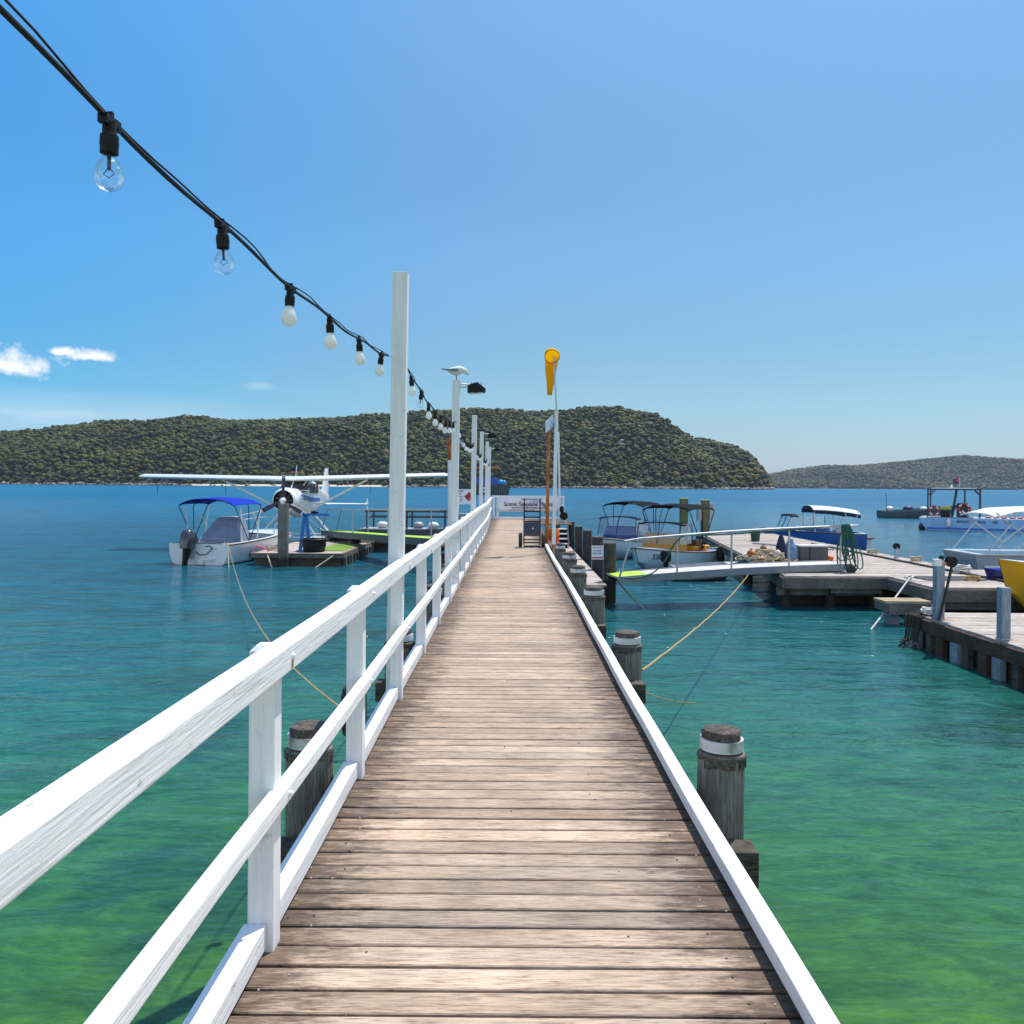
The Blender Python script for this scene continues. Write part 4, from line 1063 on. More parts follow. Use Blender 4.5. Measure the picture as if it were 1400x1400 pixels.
# ---- steps and landing on the right
ld = thing('low_landing', 'low pale timber landing beside the jetty between the two rows of pilings', 'landing', (1.9, 29, 0))
mb = MB(); yv = 21.6
while yv < 36.9:
    mb.box((1.88, yv, 0.55), (1.12, 0.135, 0.05), tint=rr.uniform(0.85, 1.1)); yv += 0.142
mb.build('deck', PALE_DECK, ld, world=True, tint=True)
mb = MB(); mb.span((1.36, 21.6, 0.30), (1.48, 36.9, 0.523)); mb.span((2.30, 21.6, 0.30), (2.42, 36.9, 0.523))
mb.build('bearers', DARK_BEAM, ld, world=True)
for yv in (22.0, 27.0, 32.0, 36.5): MB().lathe([(0.11, -2.5), (0.11, 0.3)], (1.9, yv, 0), 10).build('pile', PILE_DARK, ld, world=True)
st = thing('timber_steps', 'short flight of steps with white edged treads down to the low landing', 'steps', (2.0, 34.9, 0.57))
for k in range(4): 
    tr = MB().box((2.0, 34.3 + 0.24 * k, 0.575 + 0.19 * (k + 1) - 0.02), (0.62, 0.25, 0.04)).build('tread', WHITE_PAINT, st, world=True)
    MB().box((2.0, 34.3 + 0.24 * k + 0.10, 0.575 + 0.19 * (k + 0.5) - 0.02), (0.60, 0.03, 0.148)).build('riser', BLACK, st, world=True)
for s in (-1, 1): MB().beam((2.0 + s * 0.33, 34.1, 0.68), (2.0 + s * 0.33, 35.15, 1.44), 0.035, 0.2).build('stringer', DARK_BEAM, st, world=True)
dr = thing('orange_drum', 'orange ribbed plastic drum standing behind the rusty pole', 'drum', (1.62, 32.6, 0.575))
MB().lathe([(0.19, 0), (0.225, 0.03), (0.225, 0.28), (0.238, 0.30), (0.225, 0.33), (0.225, 0.58), (0.238, 0.60), (0.225, 0.63), (0.225, 0.84), (0.20, 0.88)], (0, 0, 0), 22).build('barrel', ORANGE, dr, smooth=True)
for s in (-1, 1): MB().lathe([(0.035, 0.875), (0.035, 0.905)], (s * 0.11, 0, 0), 10).build('bung', BLACK, dr)
wn = thing('mooring_winch', 'black drum winch on the platform corner at the foot of the thin white pole', 'winch', (2.2, 36.6, DZ))
MB().box((0, 0, 0.14), (0.16, 0.16, 0.28)).build('pedestal', METAL, wn, bevel=0.01)
MB().lathe([(0.17, -0.11), (0.18, -0.09), (0.10, -0.085), (0.10, 0.085), (0.18, 0.09), (0.17, 0.11)], (0.06, 0, 0.30), 22, axis='Y').build('drum', BLACK, wn, smooth=True)
MB().ball((-0.03, 0.0, 0.58), (0.10, 0.11, 0.16)).build('motor_cover', BLACK, wn, smooth=True)
MB().box((0.0, 0.02, 0.76), (0.17, 0.17, 0.05)).build('lid', GEL_WHITE, wn, bevel=0.01)

# ---- sign and cabinet on the left landing
sb = thing('fuel_sign', 'white sign board with a dark red diamond behind the left handrail', 'sign', (-1.42, 25.9, 2.75))
MB().box((0, 0, 0), (0.62, 0.03, 0.46)).build('board', SIGN_WHITE, sb)
MB().plate([(0.10, -0.0185, -0.15), (0.25, -0.0185, 0.0), (0.10, -0.0185, 0.15), (-0.05, -0.0185, 0.0)], -0.003).build('red_diamond', RED, sb)
text('3', 0.09, 'diamond_number', SIGN_WHITE, sb, (0.10, -0.024, -0.09), (R(90), 0, 0))
text('DANGER', 0.06, 'lettering', INK_BLUE, sb, (-0.17, -0.018, 0.17), (R(90), 0, 0), sx=0.8)
text('FUEL', 0.06, 'lettering', INK_BLUE, sb, (-0.18, -0.018, 0.08), (R(90), 0, 0), sx=0.8)
mb = MB()
for k in range(4): mb.box((-0.18, -0.018, 0.0 - k * 0.045), (0.16 - 0.02 * (k % 2), 0.003, 0.014))
mb.build('small_lines', INK_BLUE, sb)
for s in (-1, 1): MB().box((s * 0.26, 0.045, -0.72), (0.05, 0.05, 1.45)).build('leg', METAL, sb)
cb = thing('fuel_cabinet', 'grey metal cabinet under the white sign with the red diamond', 'cabinet', (-1.42, 26.4, DZ - 0.20))
MB().box((0, 0, 0.46), (0.46, 0.4, 0.92)).build('body', CAB_GREY, cb, bevel=0.012)
MB().box((0, -0.205, 0.46), (0.40, 0.012, 0.80)).build('door', CAB_GREY, cb, bevel=0.004)
MB().box((0.15, -0.22, 0.5), (0.02, 0.02, 0.1)).build('handle', METAL, cb)
br = thing('white_brace', 'white slanting brace timber just left of the cabinet behind the handrail', 'brace', (-1.25, 18.3, DZ))
MB().beam((-1.30, 18.3, 1.35), (-1.18, 18.3, 2.85), 0.09, 0.07, up=(0, 1, 0)).build('timber', WHITE_PAINT, br, world=True, bevel=0.006)
MB().beam((-0.95, 18.3, 1.40), (-1.30, 18.3, 1.40), 0.07, 0.07, up=(0, 1, 0)).build('foot', WHITE_PAINT, br, world=True)
# black mooring fender hanging outside the rail, with its line
fd = thing('mooring_fender', 'black rubber fender hanging outside the handrail by the second left piling', 'fender', (-1.22, 6.55, 1.0))
mb = MB(); mb.lathe([(0.03, -0.30), (0.085, -0.26), (0.10, -0.15), (0.10, 0.02), (0.085, 0.10), (0.03, 0.14)], (0, 0, 0.42), 18); mb.build('body', RUBBER, fd, smooth=True)
MB().tube([(0, 0, 0.55), (0.02, 0, 0.8), (0.10, 0, 0.92)], 0.010, 6).build('line', ROPE, fd)
MB().ball((0, 0, 0.62), (0.03, 0.03, 0.05), 10, 7).build('eye', BAND, fd, smooth=True)
# ================================================================== BOATS AND THE SEAPLANE
def hull(root, L, B, fs, fb, draft, m_out, m_in, m_deck, cockpit=(0.03, 0.66), floor=0.22, rim=0.09, fine=2.3, rail_mat=None, transom=0.90, band=None):
    """A planing hull: bow at +x, stern at 0. Hull skin, deck rim with foredeck, and an open cockpit."""
    def half(t):
        return B / 2 * (transom + (1 - transom) * math.sin(min(t, 0.5) * math.pi)) if t < 0.5 else B / 2 * max(0.015, 1 - ((t - 0.5) / 0.5) ** fine)
    def sheer(t): return fs + (fb - fs) * t ** 1.7
    ts = [0, 0.06, 0.15, 0.25, 0.35, 0.45, 0.55, 0.64, 0.72, 0.80, 0.87, 0.93, 0.97, 1.0]
    rings = []
    for t in ts:
        h, z = half(t), sheer(t)
        hc = h * (0.86 - 0.18 * t ** 2); zc = 0.04 + fb * 0.42 * t ** 3
        zk = -draft * (1 - t ** 5) + fb * 0.30 * t ** 7
        xs, xc, xk = L * t, L * t * (1 - 0.05 * t ** 3), L * t * (1 - 0.12 * t ** 4)
        xm = (xs + xc) / 2; hm = h * 0.955 + hc * 0.045; zm = (z + zc) / 2
        rings.append([(xs, h, z), (xm, hm * 0.985, zm), (xc, hc, zc), (xk, 0, zk), (xc, -hc, zc), (xm, -hm * 0.985, zm), (xs, -h, z)])
    ho = MB().loft(rings, closed=False, cap0=True, cap1=False).build('hull', m_out, root, smooth=True, ang=32)
    t0, t1 = cockpit
    inner = [t for t in [t0, 0.12, 0.2, 0.3, 0.4, 0.5, 0.57, 0.62, t1] if t0 <= t <= t1]
    tt = sorted(set(ts + inner))
    mb = MB()
    for a, b in zip(tt, tt[1:]):
        for s in (1, -1):
            def edge(t):
                o = (L * t, s * half(t), sheer(t))
                i = (L * t, s * max(0, half(t) - rim), sheer(t) + 0.012) if t0 <= t <= t1 else (L * t, 0, sheer(t) + 0.05 * half(t))
                return o, i
            ao, ai = edge(a); bo, bi = edge(b)
            if a < t0 - 1e-6 or b > t1 + 1e-6:
                if abs(a - t1) < 1e-6: ai = (L * a, 0, sheer(a) + 0.05 * half(a))
                if abs(b - t0) < 1e-6: bi = (L * b, 0, sheer(b) + 0.05 * half(b))
            mb.add([ao, ai, bi, bo], [(0, 1, 2, 3)])
    mb.build('deck_rim', m_deck, root, smooth=True)
    mb = MB(); rg = []
    for t in inner:
        h = half(t) - rim; z = sheer(t) + 0.010
        rg.append([(L * t, h, z), (L * t, h * 0.95, floor), (L * t, -h * 0.95, floor), (L * t, -h, z)])
    mb.loft(rg, closed=False, cap0=True, cap1=True)
    mb.build('cockpit', m_in, root, smooth=True, ang=30)
    if rail_mat is not None:
        pts = [(L * t, half(t) + 0.008, sheer(t) - 0.03) for t in ts] + [(L * t, -half(t) - 0.008, sheer(t) - 0.03) for t in ts[::-1]]
        MB().tube(pts, 0.026, 6).build('rubbing_strake', rail_mat, root, smooth=True)
    return half, sheer
def bimini(root, x0, x1, wd, zb, zt, m_can, m_fr, hoops=3, lean=0.0, th=0.02, crown=0.16, pivot=None, name='bimini_canopy'):
    ny, nx = 12, 8
    grid = []
    for i in range(nx + 1):
        u = i / nx
        row = []
        for j in range(ny + 1):
            v = -1 + 2 * j / ny
            z = zt - crown * abs(v) ** 3.2 - 0.05 * (2 * u - 1) ** 4 + 0.018 * math.cos(u * math.pi * 2 * (hoops - 1)) * (1 - v * v)
            row.append((x0 + (x1 - x0) * u, v * wd / 2, z))
        grid.append(row)
    MB().sheet(grid, th).build(name, m_can, root, smooth=True, ang=60)
    xp = pivot if pivot is not None else (x0 + x1) / 2
    for k in range(hoops):
        u = k / (hoops - 1)
        xx = x0 + (x1 - x0) * (0.03 + 0.94 * u)
        pts = [(xp + (xx - xp) * 0.05, -wd / 2 - 0.01, zb)] + [(xx, -wd / 2 - 0.005, zt - crown - 0.12)] + [(xx, v * wd / 2, zt - th - 0.02 - crown * abs(v) ** 3.2 - 0.05 * (2 * u - 1) ** 4) for v in (-0.96, -0.8, -0.5, 0, 0.5, 0.8, 0.96)] + [(xx, wd / 2 + 0.005, zt - crown - 0.12), (xp + (xx - xp) * 0.05, wd / 2 + 0.01, zb)]
        MB().tube(pts, 0.016, 7).build('bimini_hoop', m_fr, root, smooth=True)
def screen(root, x, wd, zb, zt, m_top, rake=0.25, side=0.8):
    """clear dodger: three clear panels under a dark bound top"""
    h = wd / 2
    f = [(x, -h * 0.95, zb), (x, h * 0.95, zb), (x - rake, h * 0.9, zt), (x - rake, -h * 0.9, zt)]
    MB().plate(f, 0.006).build('clear_panel', CLEARS, root)
    for s in (-1, 1):
        MB().plate([(x, s * h * 0.955, zb), (x - side - rake, s * h, zb), (x - side - rake, s * h * 0.95, zt), (x - rake, s * h * 0.905, zt)], 0.006).build('clear_panel', CLEARS, root)
    grid = [[(x - rake + 0.08 - min(side + 0.1, 0.42) * i / 4, v * h, zt + 0.06 - 0.10 * abs(v) ** 3) for v in [-1 + 2 * j / 10 for j in range(11)]] for i in range(5)]
    MB().sheet(grid, 0.03).build('dodger_top', m_top, root, smooth=True, ang=60)
    for s in (-1, 0, 1): MB().tube([(x, s * h * 0.95, zb), (x - rake, s * h * 0.92, zt + 0.03)], 0.014, 6).build('dodger_strut', CANVAS_BLACK, root)
    for s in (-1, 1): MB().tube([(x - side - rake, s * h, zb), (x - side - rake, s * h * 0.97, zt)], 0.014, 6).build('dodger_strut', CANVAS_BLACK, root)
def outboard(root, x, y, z, s=1.0, tilt=0.0, cowl=BLACK, name='outboard_motor'):
    e = bpy.data.objects.new(name, None); COL.objects.link(e); e.parent = root; e.location = (x, y, z); e.rotation_euler = (0, tilt, 0); e.empty_display_size = 0.1
    def rr_(x, z, a, b, n_=16): return [(x + a * math.copysign(abs(math.cos(2 * math.pi * k / n_)) ** 0.6, math.cos(2 * math.pi * k / n_)), b * math.copysign(abs(math.sin(2 * math.pi * k / n_)) ** 0.6, math.sin(2 * math.pi * k / n_)), z) for k in range(n_)]
    MB().loft([rr_(-0.20 * s, 0.02 * s, 0.24 * s, 0.17 * s), rr_(-0.20 * s, 0.22 * s, 0.28 * s, 0.205 * s), rr_(-0.21 * s, 0.48 * s, 0.285 * s, 0.205 * s), rr_(-0.20 * s, 0.62 * s, 0.24 * s, 0.17 * s), rr_(-0.18 * s, 0.67 * s, 0.14 * s, 0.10 * s)]).build('cowl', cowl, e, smooth=True, ang=50)
    MB().loft([rr_(-0.19 * s, 0.03 * s, 0.15 * s, 0.10 * s), rr_(-0.20 * s, -0.35 * s, 0.11 * s, 0.06 * s), rr_(-0.20 * s, -0.80 * s, 0.11 * s, 0.045 * s), rr_(-0.16 * s, -1.02 * s, 0.10 * s, 0.02 * s)]).build('leg', BLACK, e, smooth=True)
    mb = MB(); mb.plate([(-0.42 * s, -0.15 * s, -0.62 * s), (-0.08 * s, -0.12 * s, -0.62 * s), (-0.08 * s, 0.12 * s, -0.62 * s), (-0.42 * s, 0.15 * s, -0.62 * s)], 0.02); mb.box((-0.02 * s, 0, -0.08 * s), (0.14 * s, 0.26 * s, 0.34 * s)); mb.build('bracket', METAL, e)
    mb = MB(); mb.tube([(-0.38 * s, 0, -0.84 * s), (-0.02 * s, 0, -0.84 * s)], 0.05 * s, 10)
    for k in range(3):
        a = 2 * math.pi * k / 3
        mb.plate([(-0.40 * s, 0.03 * s * math.cos(a), -0.84 * s + 0.03 * s * math.sin(a)), (-0.43 * s, 0.17 * s * math.cos(a - 0.4), -0.84 * s + 0.17 * s * math.sin(a - 0.4)), (-0.37 * s, 0.17 * s * math.cos(a + 0.4), -0.84 * s + 0.17 * s * math.sin(a + 0.4))], 0.012)
    mb.build('propeller', METAL, e)
    return e

# ---- white boat with the blue bimini, left
A = thing('motor_boat', 'white open motor boat with royal blue bimini and covered console moored on the left', 'boat', (-11.95, 32.1, 0), R(78))
hf, sh = hull(A, 5.9, 2.80, 0.80, 1.12, 0.32, GEL_WHITE, GEL_GREY, GEL_WHITE, rim=0.15, rail_mat=RUBBER)
bimini(A, 0.5, 2.6, 2.42, 0.85, 2.54, CANVAS_BLUE, CANVAS_BLACK, hoops=3, pivot=1.6, crown=0.24)
for s in (-1, 1):
    for a, b, r in (((1.15, 0.85), (1.0, 2.15), 0.024), ((2.3, 0.9), (2.55, 2.2), 0.024), ((2.45, 1.3), (2.0, 1.9), 0.02)):
        MB().tube([(a[0], s * 1.17, a[1]), (b[0], s * 1.18, b[1])], r, 7).build('white_stay', GEL_WHITE, A, smooth=True)
MB().tube([(2.6, -1.17, 1.98), (2.6, -0.2, 1.78)], 0.03, 7).build('folded_pole', GEL_WHITE, A, smooth=True)
mb = MB()                                                   # canvas over the console
mb.loft([[(1.25, -0.72, 0.25), (1.25, 0.72, 0.25), (1.25, 0.72, 0.82), (1.25, 0.0, 0.86), (1.25, -0.72, 0.82)],
         [(1.45, -0.74, 0.25), (1.45, 0.74, 0.25), (1.45, 0.72, 1.06), (1.45, 0.0, 1.10), (1.45, -0.72, 1.06)],
         [(2.05, -0.70, 0.25), (2.05, 0.70, 0.25), (2.10, 0.46, 1.72), (2.10, 0.0, 1.75), (2.10, -0.46, 1.72)],
         [(2.55, -0.70, 0.25), (2.55, 0.70, 0.25), (2.60, 0.42, 1.74), (2.60, 0.0, 1.77), (2.60, -0.42, 1.74)],
         [(2.95, -0.66, 0.25), (2.95, 0.66, 0.25), (2.85, 0.40, 1.40), (2.85, 0.0, 1.42), (2.85, -0.40, 1.40)]])
mb.build('console_cover', CANVAS_GREY, A, smooth=True, ang=35)
mb = MB()
bow = [(5.75, 0.0, 1.62), (5.4, 0.52, 1.60), (4.6, 0.95, 1.5), (3.9, 1.14, 1.35), (3.7, 1.18, 1.05)]
mb.tube(bow, 0.016, 7); mb.tube([(x, -y, z) for x, y, z in bow], 0.016, 7)
for x, y in ((5.4, 0.52), (4.6, 0.95)):
    for s in (-1, 1): mb.tube([(x, s * y, 1.58), (x - 0.05, s * y, 1.0)], 0.013, 6)
mb.build('bow_rail', ALU, A, smooth=True)
mb = MB(); mb.tube([(0.35, -0.9, 0.82), (0.35, -0.9, 0.98), (0.35, 0.35, 0.98), (0.35, 0.35, 0.82)], 0.014, 6); mb.build('stern_rail', ALU, A)
outboard(A, -0.05, 0.32, 0.52, 1.15, R(14), surf('slate_cowl', (0.045, 0.05, 0.075), 0.25, (0.03, 0.034, 0.05), scale=4, coat=0.5))
mb = MB(); mb.box((-0.02, -0.55, 0.22), (0.10, 0.30, 0.12)); mb.box((-0.05, -0.15, 0.10), (0.16, 0.24, 0.20)); mb.build('transom_step', GEL_WHITE, A, bevel=0.02)
mb = MB(); mb.tube([(-0.05, 0.1, 0.5), (-0.16, -0.15, 0.38), (-0.18, -0.45, 0.42), (-0.05, -0.62, 0.62), (0.0, -0.5, 0.72), (0.0, -0.3, 0.70)], 0.02, 7); mb.build('steering_hose', RUBBER, A, smooth=True)
mb = MB()
for k in range(3): mb.lathe([(0.02, -0.004), (0.02, 0.004)], (-0.02, -0.5 - 0.12 * k, 0.62), 8, axis='X')
mb.build('skin_fittings', BLACK, A)

# ---- seaplane
P = thing('seaplane', 'white high wing seaplane with blue stripe and radial engine facing the viewer on floats', 'seaplane', (-10.3, 38.0, 0), R(-90))
P.rotation_euler = (R(0.6), 0, R(-90))
def sect(x, zc, hw, hh, p=0.75, n_=24):
    return [(x, hw * math.copysign(abs(math.cos(2 * math.pi * k / n_)) ** p, math.cos(2 * math.pi * k / n_)), zc + hh * math.copysign(abs(math.sin(2 * math.pi * k / n_)) ** p, math.sin(2 * math.pi * k / n_))) for k in range(n_)]
MB().loft([sect(-0.75, 2.36, 0.54, 0.56, 1), sect(-1.1, 2.32, 0.57, 0.60, 0.9), sect(-1.5, 2.26, 0.60, 0.65, 0.8), sect(-2.16, 2.22, 0.64, 0.72, 0.7), sect(-2.2, 2.42, 0.66, 0.92, 0.62), sect(-3.4, 2.44, 0.66, 0.93, 0.6), sect(-4.4, 2.44, 0.62, 0.84, 0.65), sect(-5.6, 2.40, 0.48, 0.60, 0.8), sect(-7.4, 2.36, 0.28, 0.38, 0.9), sect(-9.1, 2.36, 0.10, 0.20, 1)]).build('fuselage', GEL_WHITE, P, smooth=True, ang=50)
MB().loft([sect(0.02, 2.36, 0.455, 0.465, 1), sect(-0.02, 2.36, 0.50, 0.51, 1), sect(-0.12, 2.36, 0.545, 0.555, 1), sect(-0.45, 2.36, 0.575, 0.59, 1), sect(-0.78, 2.36, 0.56, 0.575, 1)], cap0=False, cap1=False).build('cowling', GEL_WHITE, P, smooth=True, ang=60)
MB().lathe([(0.47, -0.16), (0.47, -0.14)], (0, 0, 2.36), 24, axis='X').build('engine_face', BLACK, P)
mb = MB()
for k in range(9):
    a = 2 * math.pi * k / 9
    mb.tube([(-0.12, 0.14 * math.cos(a), 2.36 + 0.14 * math.sin(a)), (-0.10, 0.38 * math.cos(a), 2.36 + 0.38 * math.sin(a))], 0.065, 8)
mb.lathe([(0.15, -0.12), (0.13, 0.02), (0.06, 0.06)], (0, 0, 2.36), 14, axis='X')
mb.build('engine', surf('engine_grey', (0.06, 0.06, 0.065), 0.5, scale=9), P, smooth=True)
MB().lathe([(0.155, 0.04), (0.15, 0.14), (0.11, 0.26), (0.05, 0.34), (0.01, 0.36)], (0, 0, 2.36), 18, axis='X').build('spinner', GEL_WHITE, P, smooth=True, ang=70)
for k in range(3):
    a = R(93) + k * R(120)
    ca, sa = math.cos(a), math.sin(a)
    def bl(r_, c_, t_, tw):
        o = []
        for q in range(8):
            u = c_ * math.cos(2 * math.pi * q / 8); v_ = t_ * math.sin(2 * math.pi * q / 8)
            xx = 0.13 + u * math.sin(tw) + v_ * math.cos(tw); s_ = u * math.cos(tw) - v_ * math.sin(tw)
            o.append((xx, -(ca * r_ - sa * s_), 2.36 + sa * r_ + ca * s_))
        return o
    b0 = MB().loft([bl(0.10, 0.045, 0.04, 0.5), bl(0.3, 0.08, 0.03, 0.6), bl(0.7, 0.10, 0.02, 0.4), bl(1.0, 0.095, 0.014, 0.3), bl(1.18, 0.07, 0.008, 0.25)]).build('propeller_blade', PROP_BLUE, P, smooth=True)
    for q in (1.02, 1.10):
        MB().loft([bl(q, 0.096 - (q - 1.0) * 0.12, 0.018, 0.3), bl(q + 0.035, 0.092 - (q - 1.0) * 0.14, 0.017, 0.3)]).build('tip_band', GEL_WHITE, b0, smooth=True)
def airfoil(y, z, x_le, chord, th, n_=10):
    up = [(x_le - chord * t, y, z + th * (1.35 * math.sqrt(t) * (1 - t) + 0.08 * (1 - t))) for t in [(k / n_) ** 1.6 for k in range(n_ + 1)]]
    lo = [(x_le - chord * t, y, z - th * 0.42 * math.sqrt(t) * (1 - t) ) for t in [(k / n_) ** 1.6 for k in range(n_ - 1, 0, -1)]]
    return up + lo
mb = MB(); mb.loft([airfoil(-7.3, 3.48, -1.75, 1.30, 0.14), airfoil(-7.1, 3.46, -1.58, 1.68, 0.28), airfoil(0, 3.27, -1.55, 1.80, 0.36), airfoil(7.1, 3.46, -1.58, 1.68, 0.28), airfoil(7.3, 3.48, -1.75, 1.30, 0.14)])
wing = mb.build('wing', GEL_WHITE, P, smooth=True, ang=40)
mb = MB(); mb.loft([airfoil(-7.05, 3.405, -1.50, 0.30, 0.012), airfoil(7.05, 3.405, -1.50, 0.30, 0.012)])
for s in (-1, 1):
    MB().tube([(-2.3, s * 0.64, 1.86), (-2.15, s * 3.45, 3.30)], 0.055, 8).build('wing_strut', GEL_WHITE, P, smooth=True)
    MB().tube([(-2.15, s * 2.5, 2.80), (-2.9, s * 2.35, 3.25)], 0.02, 6).build('jury_strut', GEL_WHITE, P)
    MB().tube([(-1.9, s * 3.9, 3.32), (-2.0, s * 3.9, 3.22)], 0.07, 8).build('wing_light', METAL, P)
mb = MB(); mb.loft([sect(-1.38, 2.78, 0.42, 0.13, 0.8), sect(-1.60, 2.86, 0.565, 0.25, 0.7), sect(-1.98, 2.98, 0.62, 0.32, 0.6), sect(-2.19, 3.0, 0.62, 0.33, 0.6)])
ws_ = mb.build('windscreen', DARK_GLASS, P, smooth=True, ang=40)
mb = MB()
mb.tube([(-1.38, 0, 2.92), (-1.62, 0, 3.12), (-2.0, 0, 3.32)], 0.035, 6)
for s in (-1, 1): mb.tube([(-1.62, s * 0.52, 3.06), (-2.0, s * 0.59, 3.27)], 0.03, 6); mb.tube([(-1.40, s * 0.44, 2.80), (-1.62, s * 0.575, 2.80), (-2.15, s * 0.655, 2.80)], 0.03, 6)
mb.build('windscreen_frame', GEL_WHITE, ws_, smooth=True)
for s in (-1, 1):
    for x0, x1 in ((-2.2, -2.75), (-2.85, -3.4), (-3.5, -3.95)):
        MB().plate([(x0, s * 0.672, 2.66), (x1, s * 0.672, 2.66), (x1, s * 0.655, 3.12), (x0, s * 0.655, 3.12)], -0.012 * s).build('side_window', DARK_GLASS, P)
    MB().plate([(-0.8, s * 0.60, 2.52), (-0.8, s * 0.58, 2.62), (-1.5, s * 0.655, 2.56), (-2.3, s * 0.685, 2.46), (-4.3, s * 0.66, 2.40), (-4.3, s * 0.665, 2.22), (-2.3, s * 0.69, 2.26), (-1.5, s * 0.66, 2.38)][::s], 0.012).build('blue_stripe', STRIPE_BLUE, P)
mb = MB(); mb.loft([[(x, 0.11 * t, z) for x, t in ((xa, 0), ((xa + xb) / 2, 1), (xb, 0), ((xa + xb) / 2, -1))] for z, xa, xb in ((2.35, -7.0, -9.3), (2.9, -7.7, -9.4), (3.65, -8.2, -9.35), (3.98, -8.5, -9.2))]); mb.build('tail_fin', GEL_WHITE, P, smooth=True)
MB().loft([airfoil(-2.35, 2.00, -8.15, 0.85, 0.08), airfoil(0, 2.02, -7.9, 1.2, 0.12), airfoil(2.35, 2.00, -8.15, 0.85, 0.08)]).build('tailplane', GEL_WHITE, P, smooth=True)
for s in (-1, 1): MB().loft([[(x, s * 2.3 + 0.02 * t, z) for x, t in ((xa, 0), ((xa + xb) / 2, 1), (xb, 0), ((xa + xb) / 2, -1))] for z, xa, xb in ((1.72, -8.4, -8.9), (2.0, -8.2, -9.0), (2.30, -8.5, -8.95))]).build('finlet', GEL_WHITE, P, smooth=True)
MB().tube([(-2.0, 0.05, 3.5), (-2.25, 0.03, 3.98)], 0.013, 6).build('aerial', GEL_WHITE, P)
for y in (-6.5, -3.25, 3.6): MB().tube([(-1.9, y, 3.34), (-1.9, y + 0.01, 2.62)], 0.012, 5).build('tie_rope', ROPE_D, P)
MB().lathe([(0.05, 3.62), (0.05, 3.68), (0.02, 3.72)], (-3.0, -0.35, 0), 10).build('beacon', RED, P)
for s in (-1, 1):
    def fl(x, w_, zt, zb): return [(x, s * 1.45 + w_ * a, zt if b else (zb if a == 0 else (zt + zb) / 2 - 0.05)) for a, b in ((-0.75, 1), (0.75, 1), (1, 0), (0, 0), (-1, 0))]
    f_ = MB().loft([fl(0.75, 0.05, 0.62, 0.52), fl(0.5, 0.22, 0.68, 0.30), fl(0.0, 0.34, 0.70, 0.05), fl(-1.0, 0.40, 0.70, -0.12), fl(-3.2, 0.42, 0.68, -0.20), fl(-3.25, 0.40, 0.68, -0.05), fl(-5.0, 0.30, 0.62, 0.10), fl(-6.6, 0.10, 0.56, 0.36)]).build('float', GEL_WHITE, P, smooth=True, ang=35)
    MB().lathe([(0.05, 0.60), (0.06, 0.68), (0.03, 0.72)], (0.45, s * 1.45, 0), 10).build('cleat', STRIPE_BLUE, f_)
    for x0, x1 in ((-1.1, -0.7), (-3.3, -3.6)):
        MB().tube([(x0, s * 0.52, 1.72), (x1, s * 1.32, 0.68)], 0.045, 8).build('float_strut', GEL_WHITE, P, smooth=True)
    MB().tube([(-1.1, s * 0.52, 1.72), (-3.0, s * 1.32, 0.68)], 0.03, 8).build('float_strut', GEL_WHITE, P, smooth=True)
for x in (-0.7, -3.6): MB().tube([(x, -1.4, 0.64), (x, 1.4, 0.64)], 0.035, 8).build('spreader_bar', GEL_WHITE, P, smooth=True)

